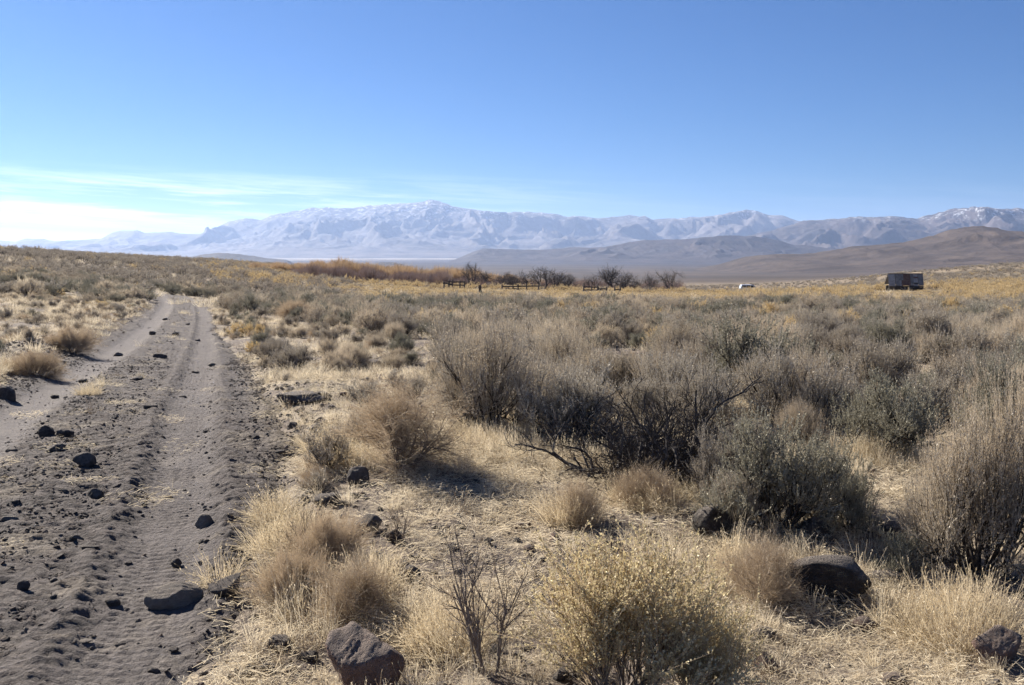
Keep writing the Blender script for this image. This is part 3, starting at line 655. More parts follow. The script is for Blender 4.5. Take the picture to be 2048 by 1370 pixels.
for k, (u, v, w, tp, kd, i, lb) in enumerate([
    (1060, 770, 150, 670, 'sage_near', 3, 'grey sagebrush right behind the big feathery one'), (1180, 800, 170, 700, 'sage_stalk', 1, 'pale sagebrush left of the bare dirt gap, fine upright stalks'),
    (1350, 720, 110, 640, 'sage_stalk', 2, 'grey sagebrush bordering the right side of the bare dirt gap'), (1420, 745, 110, 660, 'sage_near', 0, 'sagebrush between the dirt gap and the large leafy green one'),
    (1700, 850, 150, 760, 'sage_near', 1, 'pale grey sagebrush left behind the dark-centred one'), (1860, 850, 160, 740, 'sage_near', 2, 'grey sagebrush right behind the dark-centred one with straw skirt'),
    (1640, 690, 110, 625, 'sage_near', 4, 'grey bush behind the twisted fallen branches'), (1790, 720, 120, 640, 'sage_green', 2, 'dusky green bush right of the twisted fallen branches'),
    (1920, 760, 160, 660, 'sage_near', 3, 'broad grey sagebrush in the upper right of the field'), (1290, 1010, 160, 930, 'tan_near', 0, 'low grey twigs spilling in front of the black dead shrub'),
    (1480, 940, 130, 840, 'sage_near', 4, 'dull sagebrush hugging the right end of the black dead shrub'), (1890, 1010, 120, 900, 'sage_stalk', 0, 'slim stalky sagebrush left behind the tall one at right'),
    (1600, 890, 130, 800, 'sage_stalk', 3, 'pale stalky sagebrush behind the dark rounded one'), (1290, 850, 150, 760, 'sage_near', 3, 'brown-grey sagebrush rising behind the black dead shrub'),
    (905, 700, 90, 640, 'sage_near', 1, 'small sagebrush left behind the big feathery one'), (1255, 690, 80, 640, 'sage_near', 2, 'small sagebrush at the far end of the bare dirt gap')]):
    hero('tan_shrub' if kd == 'tan_near' else 'sagebrush', kd, i, u, v, w, tp, lb, group='twiggy tan shrubs' if kd == 'tan_near' else SG)

# ------------------------------------------------------------------ rocks
def ico(sub):
    import bmesh
    bm = bmesh.new(); bmesh.ops.create_icosphere(bm, subdivisions=sub, radius=1)
    V = np.array([v.co[:] for v in bm.verts]); Fc = np.array([[v.index for v in f.verts] for f in bm.faces]); bm.free(); return V, Fc
ICO = {s: ico(s) for s in (1, 2, 3, 4, 5)}
def rock_mesh(seed, sub, sx=1, sy=1, sz_=1, cuts=9, mat=RK_DARK, rough=.06, soft=.5, name='rock', top=None):
    rng = np.random.default_rng(seed); D, Fc = ICO[sub]; n = norm(rng.normal(0, 1, (cuts, 3))); d = rng.uniform(.5, .92, cuts)
    if top: n = np.vstack([n, norm(np.array([top[:3]]))]); d = np.append(d, top[3])
    dot = D @ n.T; rr = np.where(dot > .05, d / np.maximum(dot, .05), 9.0)
    r = -np.log(np.sum(np.exp(-rr * 55), 1) + math.exp(-55)) / 55
    V = D * r[:, None]; h = np.zeros(len(V))
    for k in range(7):
        f = 2.2 * 1.9 ** k
        w = rng.normal(0, f, (4, 3)); p = rng.uniform(0, 6.28, 4)
        h += np.sin(V @ w.T + p).sum(1) / 4 * .74 ** k
    V = V * (1 + rough * h)[:, None] * np.array([sx, sy, sz_])
    return make_mesh(name, V, [Fc], [mat], smooth=sub >= 4)
def rock(u, v, wpx, hpx, mat, label=None, dp=.8, seed=0, sub=4, cuts=9, rough=.05, rz=None, desc=None, sink=.25, top=None):
    """u, v = middle of the foot"""
    x, y = hit(u, v); z = sz(x, y); dep = project(x, y, z)[2]; w = wpx * dep / F / 2; h = hpx * dep / F * (.85 if wpx < 40 else 1)
    y += w * dp * .5
    me = rock_mesh(seed, sub, 1, dp, 1, cuts, mat, rough, top=top); V = np.zeros(len(me.vertices) * 3, np.float32); me.vertices.foreach_get('co', V); V = V.reshape(-1, 3)
    xs = w / np.abs(V[:, 0]).max(); zs = h / ((V[:, 2].max() - V[:, 2].min()) * (1 - sink)); zmin = V[:, 2].min() * zs
    h *= .9; o = obj('boulder' if w > .12 else 'rock', me, None, (x, y, sz(x, y) - zmin - h * sink / (1 - sink)), rz if rz is not None else 0, (xs, xs, zs))
    tag(o, label or auto_label(desc or 'dark jagged rock', u, v), 'boulder' if w > .12 else 'rock', 'rocks lying on the ground'); PLACED.append((x, y, w * .8))
    if label: USED.add(label)
    return o
rock(722, 1395, 150, 135, RK_RED, 'big reddish-brown pitted boulder at the bottom edge left of centre', .9, 11, 5, 11, .075, rz=.7, top=(-.45, -.25, .9, .5))
rock(1668, 1212, 172, 92, RK_LICH, 'large domed black boulder with lichened top in the right foreground', .8, 12, 5, 12, .035)
rock(1436, 1075, 98, 54, RK_LICH, 'lichened grey-black rounded boulder in straw below the dark sagebrush', .8, 13, 5, 11, .04)
rock(1630, 1080, 70, 45, RK_DARK, 'shadowed black boulder under the dark rounded sagebrush', .8, 14, 5)
rock(1785, 1082, 80, 40, RK_DARK, 'shadowed dark boulder right of the small dark sagebrush', .8, 15, 5)
rock(1678, 936, 62, 22, RK_RED, 'square reddish block of rock on a bare bank', .8, 16, 4, 6, .02)
rock(1645, 935, 45, 20, RK_RED, 'reddish slab sloping left of the square block', .9, 17, 4, 7)
rock(1780, 1172, 90, 20, RK_GREY, 'pale flat rock beyond the domed boulder', .8, 18, 4, 8)
rock(715, 972, 46, 36, RK_GREY, 'upright dark rock with brown cap beside the golden grass', .8, 19, 4, 7)
rock(654, 1012, 64, 22, RK_DARK, 'low black rock slab with a notch at the track verge', .7, 20, 4, 8)
rock(738, 1068, 56, 34, RK_GREY, 'rounded grey rock sunk in straw left of a dark stone', .8, 21, 4)
rock(790, 1088, 38, 32, RK_DARK, 'dark angular stone beside the thin leafless twigs', .8, 22, 4, 6)
rock(818, 1165, 48, 30, RK_DARK, 'black stone half hidden behind the golden grass clump', .8, 23, 4)
rock(700, 1165, 60, 30, RK_DARK, 'black stone in the shade of the golden grass clump', .8, 63, 4)
rock(632, 868, 44, 16, RK_DARK, 'smooth dark rock dome at the verge of the track', .7, 24, 4, 12, .03)
rock(585, 857, 22, 14, RK_GREY, 'small pale rock next to the smooth dark dome', .8, 25, 3, 7)
rock(600, 808, 100, 20, RK_DARK, 'long flat black rock shelf in the grass right of the track', .5, 26, 5, 10, .07)
rock(640, 800, 45, 14, RK_DARK, 'dark rock at the right end of the long black shelf', .6, 27, 4)
for k, (u, v, w, h) in enumerate([(750, 734, 30, 17), (787, 728, 42, 9), (818, 744, 30, 12), (868, 740, 38, 22), (845, 745, 26, 10), (800, 748, 22, 10), (828, 772, 24, 14), (780, 742, 20, 8)]):
    rock(u, v, w, h, RK_DARK if k % 3 else RK_GREY, ['leftmost dark rock of the outcrop among grass', 'flat grey slab in the middle of the rock outcrop', 'low black rock at the front of the outcrop', 'rightmost and tallest black rock of the outcrop', 'small rock wedged left of the tallest outcrop rock', 'small black rock at the outcrop front left', 'single dark rock standing nearer than the outcrop', 'tiny black rock between the leftmost rock and the slab'][k], .6, 30 + k, 4, 8, .06)
# on the track
rock(344, 1200, 116, 40, RK_PALE, 'long flat grey slab lying tilted at the edge of the tyre track', .5, 141, 5, 10, .05, top=(-.12, -.2, .97, .42), rz=.45)
rock(452, 1192, 76, 32, RK_GREY, 'jagged grey slab among straw right of the long flat one', .6, 42, 5, 7, .05, top=(-.4, -.3, .8, .3), rz=.5)
rock(165, 938, 48, 27, RK_DARK, 'squat black rock alone on the hump between the ruts', .8, 43, 4, 7, .03)
rock(112, 906, 40, 16, RK_DARK, 'small dark rounded rock behind the squat black one on the hump', .8, 44, 4)
rock(402, 1048, 42, 26, RK_PALE, 'pale tan flat-topped rock beside the tyre tread', .8, 45, 4, 7, .05)
rock(45, 1190, 28, 26, RK_GREY, 'small pointed grey stone near the lower left edge', .8, 46, 4, 6)
rock(220, 1205, 36, 18, RK_DARK, 'dark low stone just left of the tyre tread', .8, 47, 4, 7)
rock(352, 1122, 26, 20, RK_GREY, 'small rounded grey stone right on the tread edge', .8, 48, 4)
rock(176, 1109, 40, 12, RK_DARK, 'flat dark stone, right one of two on the track hump', .6, 49, 4)
rock(150, 1090, 34, 16, RK_DARK, 'lumpy dark stone, left one of two on the track hump', .6, 50, 4)
rock(165, 1286, 34, 7, RK_PALE, 'pale stone embedded flat in the dirt at lower left', .8, 51, 4, 12)
rock(14, 1048, 40, 9, RK_PALE, 'whitish flat stone at the left edge of the track', .6, 52, 4)
rock(188, 1002, 34, 22, RK_DARK, 'dark clod of rock at the left side of the main rut', .8, 53, 4, 7)
rock(235, 985, 20, 14, RK_DARK, 'small dark clod behind the bigger one at rut side', .8, 54, 4, 7)
rock(90, 875, 36, 24, RK_DARK, 'lumpy black clod, left half of a heap between the ruts', .8, 55, 4, 7, .12)
rock(128, 878, 36, 20, RK_DARK, 'lumpy black clod, right half of a heap between the ruts', .8, 56, 4, 7, .12)
rock(350, 672, 16, 9, RK_DARK, 'dark rock on the hump far along the track', .8, 57, 3)
rock(303, 670, 16, 9, RK_DARK, 'dark rock on the left rut edge far along the track', .8, 58, 3)
rock(1530, 1288, 58, 26, RK_DARK, 'dark stone right of the yellow rabbitbrush', .8, 59, 4)
rock(1528, 1342, 64, 36, RK_RED, 'rust-brown stone at the bottom right of the rabbitbrush', .8, 60, 4)
rock(2010, 1335, 120, 75, RK_RED, 'rust-brown boulder in the bottom right corner', .8, 61, 5, 8)
rock(1795, 1375, 56, 22, RK_RED, 'small pinkish stone at the bottom edge right of centre', .8, 62, 4)
rock(1735, 1262, 60, 26, RK_RED, 'reddish stone in front of the domed black boulder', .8, 64, 4)
rng = np.random.default_rng(5)
more = [(235,708,18,9),(425,730,22,8),(318,718,30,12),(270,762,28,9),(300,822,30,14),(316,816,20,10),(390,742,16,6),(512,882,20,9),(245,968,20,9),(10,800,42,26),(45,745,30,16),(265,905,18,9),(230,840,16,7),
 (535,1348,34,20),(560,1306,54,26),(500,1345,24,18),(305,1330,26,10),(345,1290,22,10),(240,1275,20,7),(105,1170,18,10),(130,1250,20,7),(255,1120,16,7),(285,1008,14,8),(262,1035,12,7),(205,1045,14,7),(402,1078,16,8),(450,1078,40,12),(412,1082,14,8),(468,918,20,6),(340,985,12,5),
 (1110,1085,34,22),(1040,1060,26,14),(985,1050,30,12),(920,1060,28,14),(880,1075,28,12),(1400,1222,30,10),(1175,1000,30,14),(850,1010,24,12),(560,1020,22,10),(975,1090,26,14),(1060,1105,26,12),(1340,1120,30,12),(1240,1090,26,12),(1580,1040,30,14),(1700,1000,26,8),(1860,1080,26,10),
 (640,730,22,8),(690,760,24,9),(560,740,18,8),(700,820,30,10),(735,700,20,7),(600,705,18,7),(660,680,20,7),(560,660,16,7),(500,640,14,6),(1290,710,30,7),(1270,740,30,6),(1300,735,20,6),(165,760,20,9),(110,790,22,9),(395,680,12,5),(375,650,10,4),(330,640,12,5),(365,790,18,6),(440,790,14,6),(410,860,14,6),(480,850,16,8),(560,910,22,8),(30,1010,22,8),(75,1030,20,6),(20,905,24,8)]
for k, (u, v, w, h) in enumerate(more):
    onroad = u < 520 and v > 600
    rock(u, v, w, h, [RK_DARK, RK_GREY, RK_RED][int(rng.integers(0, 2 if onroad else 3))], None, .8, 200 + k, 3, 7, .06,
         desc=['small dark stone', 'small angular stone', 'low brown stone', 'small rough stone'][k % 4] + (' on the dirt' if onroad else ' in dry grass'))

# ------------------------------------------------------------------ scattering
def scatter_obj(name, pts, rot, scl, idx, srcs, mats=None, label=None):
    col = bpy.data.collections.new(name + '_kinds')
    for k, me in enumerate(srcs):
        o = bpy.data.objects.new('%s_kind_%03d' % (name, k), me); col.objects.link(o)
    me = bpy.data.meshes.new(name); me.vertices.add(len(pts)); me.vertices.foreach_set('co', np.asarray(pts, np.float32).ravel())
    a = me.attributes.new('rot', 'FLOAT_VECTOR', 'POINT'); a.data.foreach_set('vector', np.asarray(rot, np.float32).ravel())
    a = me.attributes.new('scl', 'FLOAT_VECTOR', 'POINT'); a.data.foreach_set('vector', np.asarray(scl, np.float32).ravel())
    a = me.attributes.new('kidx', 'INT', 'POINT'); a.data.foreach_set('value', np.asarray(idx, np.int32))
    me.update(); o = obj(name, me); tag(o, kind='stuff', label=label)
    g = bpy.data.node_groups.new(name, 'GeometryNodeTree'); g.interface.new_socket('Geometry', in_out='INPUT', socket_type='NodeSocketGeometry'); g.interface.new_socket('Geometry', in_out='OUTPUT', socket_type='NodeSocketGeometry')
    gi = g.nodes.new('NodeGroupInput'); go = g.nodes.new('NodeGroupOutput'); ip = g.nodes.new('GeometryNodeInstanceOnPoints'); ci = g.nodes.new('GeometryNodeCollectionInfo')
    ci.inputs['Collection'].default_value = col; ci.inputs['Separate Children'].default_value = True; ci.inputs['Reset Children'].default_value = True
    def at(nm, ty):
        n = g.nodes.new('GeometryNodeInputNamedAttribute'); n.data_type = ty; n.inputs[0].default_value = nm; return n.outputs[0]
    g.links.new(gi.outputs[0], ip.inputs['Points']); g.links.new(ci.outputs[0], ip.inputs['Instance']); ip.inputs['Pick Instance'].default_value = True
    g.links.new(at('kidx', 'INT'), ip.inputs['Instance Index'])
    e2r = g.nodes.new('FunctionNodeEulerToRotation'); g.links.new(at('rot', 'FLOAT_VECTOR'), e2r.inputs[0]); g.links.new(e2r.outputs[0], ip.inputs['Rotation'])
    g.links.new(at('scl', 'FLOAT_VECTOR'), ip.inputs['Scale']); g.links.new(ip.outputs[0], go.inputs[0])
    m = o.modifiers.new('scatter', 'NODES'); m.node_group = g
    return o
def rand_pts(rng, n, y0, y1, umin=-250, umax=2300, power=2.0):
    """points evenly spread over the ground in a wedge from the camera"""
    Y = (rng.uniform(y0 ** power, y1 ** power, n)) ** (1 / power); U = rng.uniform(umin, umax, n); return (U - CX) / F * Y, Y, U
def field_edge(Y):       # bearing of the left edge of the brush field
    return np.interp(Y, [3, 7, 9, 14, 25, 45], [1500, 1080, 930, 880, 760, 440])
GAP = hit(1280, 740)
rng = np.random.default_rng(77)
# candidate shrubs, dart-thrown for even but irregular spacing
cand = []
for (y0, y1, n, rmin) in ((7.5, 20, 1900, .58), (20, 45, 4200, .72), (45, 100, 11000, .85), (100, 240, 30000, 1.1), (240, 430, 20000, 2.0)):
    X, Y, U = rand_pts(rng, n, y0, y1, -200, 2260)
    cell = {}
    keep = []
    for i in range(n):
        c0 = (int(X[i] // rmin), int(Y[i] // rmin)); ok = True
        for a in (-1, 0, 1):
            for b_ in (-1, 0, 1):
                for j in cell.get((c0[0] + a, c0[1] + b_), ()):
                    if (X[i] - X[j]) ** 2 + (Y[i] - Y[j]) ** 2 < rmin * rmin: ok = False; break
                if not ok: break
            if not ok: break
        if ok: cell.setdefault(c0, []).append(i); keep.append(i)
    cand.append((X[keep], Y[keep], U[keep]))
X = np.concatenate([c[0] for c in cand]); Y = np.concatenate([c[1] for c in cand]); U = np.concatenate([c[2] for c in cand])
o_ = np.argsort(Y); X, Y, U = X[o_], Y[o_], U[o_]
fe = field_edge(Y); infield = sstep(-30, 60, U - fe)
nz = fbm(X * .18, Y * .12, 3, 301); nz2 = fbm(X * .05, Y * .03, 3, 311)
dens = infield * .95 + (1 - infield) * .10
left = U < CX + F * (road_x(Y) - RUT) / Y
dens = np.where(left, np.where(Y < 34, .16 + .3 * sstep(14, 26, Y), sstep(34, 48, Y + (nz - .5) * 16) * .8), dens)
dens = np.where(~left & (Y < 40) & (U < fe), .42 * sstep(11, 19, Y) + .05, dens)
dens = np.where(Y > 45, .95, dens)
dens = dens * np.where(Y > 160, .55 + .45 * sstep(.4, .6, nz2), 1) * np.clip(.55 + (nz - .35) * 2.2, 0, 1)
dens = np.where(Y > 235, .6 * dens, dens); dens = np.where((Y > 75) & (Y < 150) & (U > 680), .97, dens)
# what kind: gold brush strip before the orchard, golden field at the right, orange slope at the left
goldp = sstep(70, 84, Y + (nz - .5) * 24) * (1 - sstep(150, 175, Y)) * sstep(650, 760, U) * .9
goldp = np.maximum(goldp, sstep(60, 85, Y + (nz - .5) * 30) * sstep(1450, 1750, U) * (1 - sstep(165, 190, Y)) * .7)
goldp = np.maximum(goldp, sstep(85, 115, Y + (nz - .5) * 25) * (1 - sstep(190, 240, Y)) * sstep(380, 450, U) * (1 - sstep(640, 760, U)) * .45)
goldp = np.maximum(goldp, .04 * (Y > 20))
r_ = rng.uniform(0, 1, len(X)); rd = road_mask(X, Y); wl = road_w(X, Y)
nearroad = (wl > -RUT - .9) & (wl < 1.0) & (Y < 68)
gap = ((X - GAP[0]) / 1.0) ** 2 + ((Y - GAP[1]) / 4.5) ** 2 < 1
ok = (r_ < dens) & ~nearroad & ~gap & ~((Y < 8.6) & (U < 1850))
# reserve room for the shrubs already standing
PL = np.array(PLACED)
for i in np.nonzero(ok & (Y < 60))[0]:
    if np.any((PL[:, 0] - X[i]) ** 2 + (PL[:, 1] - Y[i]) ** 2 < (PL[:, 2] * .75 + .18) ** 2): ok[i] = False
X, Y, U, goldp, infield, left = X[ok], Y[ok], U[ok], goldp[ok], infield[ok], left[ok]
isg = rng.uniform(0, 1, len(X)) < goldp; sizeR = rng.uniform(.30, .62, len(X)) * np.where(infield > .5, 1.0, .55); sizeR = np.where(Y > 45, rng.uniform(.42, .85, len(X)), sizeR)
sizeR = np.where(Y > 110, sizeR * 1.25, sizeR); hh = sizeR * rng.uniform(1.0, 1.45, len(X)) * np.where(Y < 45, 1.0, .9); hh = np.where(left | (Y > 150), hh * .78, hh)
lowz = (np.abs(U - 1810) < 60) & (Y > 100) & (Y < 139); hh = np.where(lowz, hh * .72, hh)
mead = sstep(62, 72, Y) * (1 - sstep(141, 143, Y)) * sstep(640, 700, U) * (1 - sstep(1420, 1500, U)); hh = hh * (1 - .58 * mead)
hh = np.where((np.abs(U - 1812) < 75) & (Y > 70) & (Y < 139), np.minimum(hh, .24), hh)
Z = ground_h(X, Y)
nsage = sum(1 for o in COL.objects if o.name.startswith('sagebrush')); ngold = sum(1 for o in COL.objects if o.name.startswith('rabbitbrush'))
rest = []
for i in range(len(X)):
    x, y = float(X[i]), float(Y[i]); u, v, dep = project(x, y, Z[i]); vis = -40 < u < 2090
    g = bool(isg[i])
    lim_ok = vis and ((g and ngold < 290) or (not g and nsage < 290))
    if not lim_ok or (not vis): rest.append(i); continue
    szw = 'low' if hh[i] < .5 else 'knee-high' if hh[i] < .72 else 'tall'
    wide = 'broad' if sizeR[i] > .55 else 'slim' if sizeR[i] < .3 else 'rounded'
    if g:
        ngold += 1; kd = 'gold_mid' if y < 60 else 'gold_far'
        put_plant('rabbitbrush', kd, int(rng.integers(0, 9)), x, y, float(sizeR[i]), float(hh[i]), float(rng.uniform(0, 6.28)), auto_label(f'{szw} {wide} golden rabbitbrush', u, v), 'shrub', 'rabbitbrush')
    else:
        nsage += 1
        far = y > 26; kd = ('sage_mid' if rng.uniform() < .75 else 'sage_midg') if far else ['sage_near', 'sage_stalk', 'sage_green', 'tan_near'][int(rng.choice(4, p=[.4, .3, .2, .1]))]
        if kd == 'tan_near': kd = 'sage_stalk'
        hue = 'greenish' if kd in ('sage_midg', 'sage_green') else 'grey'
        put_plant('sagebrush', kd, int(rng.integers(0, 20)), x, y, float(sizeR[i]), float(hh[i]), float(rng.uniform(0, 6.28)), auto_label(f'{szw} {wide} {hue} sagebrush', u, v), 'shrub', SG if not left[i] else 'sagebrush on the slope left of the track')
rest = np.array(rest)
def scatter_plants(name, idx, kinds):
    if len(idx) == 0: return
    srcs = [m for k in kinds for m in KINDS[k]]; dims = [mesh_dims(k, j) for k in kinds for j in range(len(KINDS[k]))]
    ki = rng.integers(0, len(srcs), len(idx)); r0 = np.array([d[0] for d in dims])[ki]; h0 = np.array([d[1] for d in dims])[ki]
    sx = sizeR[idx] / r0; s3 = np.stack([sx, sx, hh[idx] / h0], -1)
    scatter_obj(name, np.stack([X[idx], Y[idx], Z[idx] - .02], -1), np.stack([idx * 0., idx * 0., rng.uniform(0, 6.28, len(idx))], -1), s3, ki, srcs)
yy = Y[rest]; gg = isg[rest]
scatter_plants('sagebrush_cover', rest[(~gg) & (yy < 80)], ['sage_mid', 'sage_midg'])
scatter_plants('far_sagebrush_cover', rest[(~gg) & (yy >= 80)], ['sage_far'])
scatter_plants('golden_brush_cover', rest[gg], ['gold_far'])
print('shrubs', len(X), 'single', nsage, ngold, 'rest', len(rest))

# ---- grass
def tuft(seed, nb, h, lean, mat, w=.0016, heads=True, rad=.05, flat=False):
    rng = np.random.default_rng(seed); an = rng.uniform(0, 6.28, nb); le = np.abs(rng.normal(0, lean, nb)); rr = rad * np.sqrt(rng.uniform(0, 1, nb)); A = Acc()
    st = np.stack([np.cos(an) * rr, np.sin(an) * rr, np.full(nb, -.01)], -1); d = np.stack([np.cos(an) * np.sin(le), np.sin(an) * np.sin(le), np.cos(le)], -1)
    pts = grow_lines(rng, st, d, h * rng.uniform(.35, 1.15, nb), 3, .17, -.08); A.add(tubes(pts, w, w * .45, 2))
    if heads:
        k = rng.uniform(0, 1, nb) < .4
        A.add(leaves(rng, pts[k], 3, .78, 1.0, .016, .0032, .35, .3))
    return A.mesh('dry_grass', [mat])
def litter(seed, n, rad, mat):
    rng = np.random.default_rng(seed); an = rng.uniform(0, 6.28, n); rr = rad * np.sqrt(rng.uniform(0, 1, n)); A = Acc()
    st = np.stack([np.cos(an) * rr, np.sin(an) * rr, rng.uniform(.001, .03, n)], -1); a2 = rng.uniform(0, 6.28, n)
    d = np.stack([np.cos(a2), np.sin(a2), rng.normal(.1, .22, n)], -1)
    pts = grow_lines(rng, st, d, rng.uniform(.012, .055, n), 2, .25, -.02); A.add(tubes(pts, .0011, .0007, 2)); return A.mesh('straw', [mat])
g_near = [tuft(i, 46, .20, .45, GRASS) for i in range(4)] + [tuft(i + 9, 30, .30, .28, GRASS) for i in range(3)] + [tuft(i + 19, 60, .12, .7, GRASS) for i in range(3)]
GRASSB = leaf_mat('brown_weed', (.16, .12, .085), (.34, .26, .18), (.24, .19, .14), .25)
g_near += [tuft(i + 59, 40, .16, .8, GRASSB, heads=True) for i in range(4)]
g_gold = [tuft(i + 29, 120, .25, .75, GRASSG, rad=.12) for i in range(4)]
g_lit = [litter(i + 39, 130, .17, GRASS) for i in range(4)]
g_far = [tuft(i + 79, 26, .2, .9, GRASSB, w=.0045, heads=False, rad=.2) for i in range(2)] + [tuft(i + 49, 46, .22, .7, GRASS, w=.0042, heads=False, rad=.22) for i in range(4)]
def add_grass(name, srcs, n, y0, y1, s0, s1, seed, densf, umin=-150, umax=2200, power=2.0):
    rng = np.random.default_rng(seed); X, Y, U = rand_pts(rng, n, y0, y1, umin, umax, power); d = densf(X, Y, U); k = rng.uniform(0, 1, n) < d
    X, Y = X[k], Y[k]; m = len(X); Zz = surf_h(X, Y); s = rng.uniform(s0, s1, m); v = rng.uniform(.8, 1.25, m)
    scatter_obj(name, np.stack([X, Y, Zz], -1), np.stack([rng.normal(0, .1, m), rng.normal(0, .1, m), rng.uniform(0, 6.28, m)], -1), np.stack([s, s, s * v], -1), rng.integers(0, len(srcs), m), srcs)
def patchy(X, Y, lo=.40, hi=.62, seed=401): return .07 + .93 * sstep(lo, hi, fbm(X * .8, Y * .8, 4, seed))
def rub(X, Y): return np.maximum(sstep(.45, .58, fbm(X * .7, Y * .7, 3, 521)), sstep(.38, .55, fbm(X * 1.5, Y * 1.5, 3, 525)) * np.exp(-((X - .4) / 1.3) ** 2 - ((Y - 5.7) / 1.1) ** 2)) * (1 - sstep(20, 30, Y))
def off_road(X, Y): return (1 - sstep(.05, .5, road_mask(X, Y))) * (1 - .8 * rub(X, Y))
def hump(X, Y):
    w = road_w(X, Y); return np.exp(-((w + .8) / .35) ** 2) * sstep(.55, .7, fbm(X * .9, Y * .9, 3, 409)) * sstep(7, 12, Y)
def gapf(X, Y): return 1 - .93 * (((X - GAP[0]) / 1.1) ** 2 + ((Y - GAP[1]) / 4.5) ** 2 < 1)
add_grass('dry_grass', g_near, 30000, 2.6, 14, .3, .72, 1, lambda X, Y, U: (off_road(X, Y) * patchy(X, Y) + .12 * hump(X, Y)) * gapf(X, Y))
add_grass('straw_litter', g_lit, 16000, 2.6, 13, .8, 1.4, 2, lambda X, Y, U: (off_road(X, Y) * (.05 + .5 * patchy(X, Y, .42, .60, 431)) + .006 + .12 * hump(X, Y)) * gapf(X, Y))
add_grass('mid_grass', g_far, 34000, 12, 48, .32, .75, 3, lambda X, Y, U: (off_road(X, Y) * patchy(X, Y, .33, .5) * np.where(U > field_edge(Y), .35, 1.) + .25 * hump(X, Y)) * gapf(X, Y))
add_grass('far_grass', g_far, 22000, 45, 200, 1.3, 2.6, 4, lambda X, Y, U: patchy(X * .3, Y * .3) * .3)
_w = [m for k in ('sage_mid', 'tan_mid') for m in KINDS[k]]
_wd = [mesh_dims(k, j)[0] for k in ('sage_mid', 'tan_mid') for j in range(len(KINDS[k]))]
rg_ = np.random.default_rng(31); Xs, Ys_, Us = rand_pts(rg_, 5200, 3.4, 46, -150, 2200); kk = (rg_.uniform(0, 1, 5200) < (.10 + .9 * sstep(.42, .62, fbm(Xs * .5, Ys_ * .5, 3, 541))) * np.where(Us > field_edge(Ys_), .15, .75)) & (road_mask(Xs, Ys_) < .08)
Xs, Ys_ = Xs[kk], Ys_[kk]; ki_ = rg_.integers(0, len(_w), len(Xs)); sr = rg_.uniform(.06, .19, len(Xs)) / np.array(_wd)[ki_]
scatter_obj('low_scrub', np.stack([Xs, Ys_, surf_h(Xs, Ys_)], -1), np.stack([Xs * 0, Xs * 0, rg_.uniform(0, 6.28, len(Xs))], -1), np.stack([sr, sr, sr * rg_.uniform(.7, 1.2, len(Xs))], -1), ki_, _w)
# golden clumps where the photo shows them
rng = np.random.default_rng(9); gp = []
for (u, v, ru, rv, n) in [(640, 1190, 130, 60, 26), (600, 1120, 90, 50, 14), (560, 1060, 60, 30, 14), (660, 900, 40, 25, 16), (720, 930, 60, 15, 14), (1150, 1040, 40, 15, 10), (1000, 870, 70, 30, 26), (1330, 1000, 120, 25, 26), (1740, 920, 110, 14, 26), (1900, 1250, 120, 60, 26), (180, 790, 18, 6, 5), (60, 735, 60, 14, 12), (960, 850, 40, 14, 10), (1490, 1150, 50, 20, 10), (1650, 735, 50, 10, 8), (900, 1290, 60, 40, 16), (436, 1165, 12, 8, 2)]:
    for _ in range(n):
        a = rng.uniform(0, 6.28); q = math.sqrt(rng.uniform(0, 1)); x, y = hit(u + ru * q * math.cos(a), min(v + rv * q * math.sin(a), 1360)); gp.append((x, y, sz(x, y)))
gp = np.array(gp); m = len(gp); s = rng.uniform(.45, .85, m)
scatter_obj('golden_grass', gp, np.stack([rng.normal(0, .12, m), rng.normal(0, .12, m), rng.uniform(0, 6.28, m)], -1), np.stack([s, s, s], -1), rng.integers(0, 4, m), g_gold)

# ---- gravel and clods
peb = [rock_mesh(900 + k, 2, 1, rng.uniform(.7, 1), rng.uniform(.35, .6), 7, [RK_DARK, RK_GREY, RK_GREY, RK_RED, RK_PALE, RK_GREY, RK_PALE, RK_GREY][k], .08, name='pebble') for k in range(8)]
def add_stones(name, n, y0, y1, s0, s1, seed, densf, power=2.0):
    rng = np.random.default_rng(seed); X, Y, U = rand_pts(rng, n, y0, y1, -150, 2200, power); k = rng.uniform(0, 1, n) < densf(X, Y, U); X, Y = X[k], Y[k]; m = len(X)
    s = s0 * (s1 / s0) ** (rng.uniform(0, 1, m) ** 2.2)
    scatter_obj(name, np.stack([X, Y, surf_h(X, Y) + s * .15], -1), rng.uniform(0, 6.28, (m, 3)) * np.array([.1, .1, 1]), np.stack([s, s, s], -1), rng.integers(0, 8, m), peb)
def rutf(X, Y):
    w = road_w(X, Y); return 1 - .85 * np.maximum(np.exp(-(w / .24) ** 4), np.exp(-((w + RUT) / .32) ** 4))
add_stones('gravel', 200000, 2.6, 18, .0028, .021, 11, lambda X, Y, U: np.where(road_mask(X, Y) > .3, rutf(X, Y) * (.25 + .75 * sstep(.4, .6, fbm(X * 1.6, Y * 1.6, 3, 501))), .22))
add_stones('field_rubble', 34000, 2.6, 22, .005, .055, 13, lambda X, Y, U: np.where(road_mask(X, Y) > .2, 0, .05 + .95 * rub(X, Y)))
add_stones('track_stones', 34000, 7, 55, .006, .034, 12, lambda X, Y, U: np.where(road_mask(X, Y) > .3, rutf(X, Y) * .9, .03 * (U < field_edge(Y))))

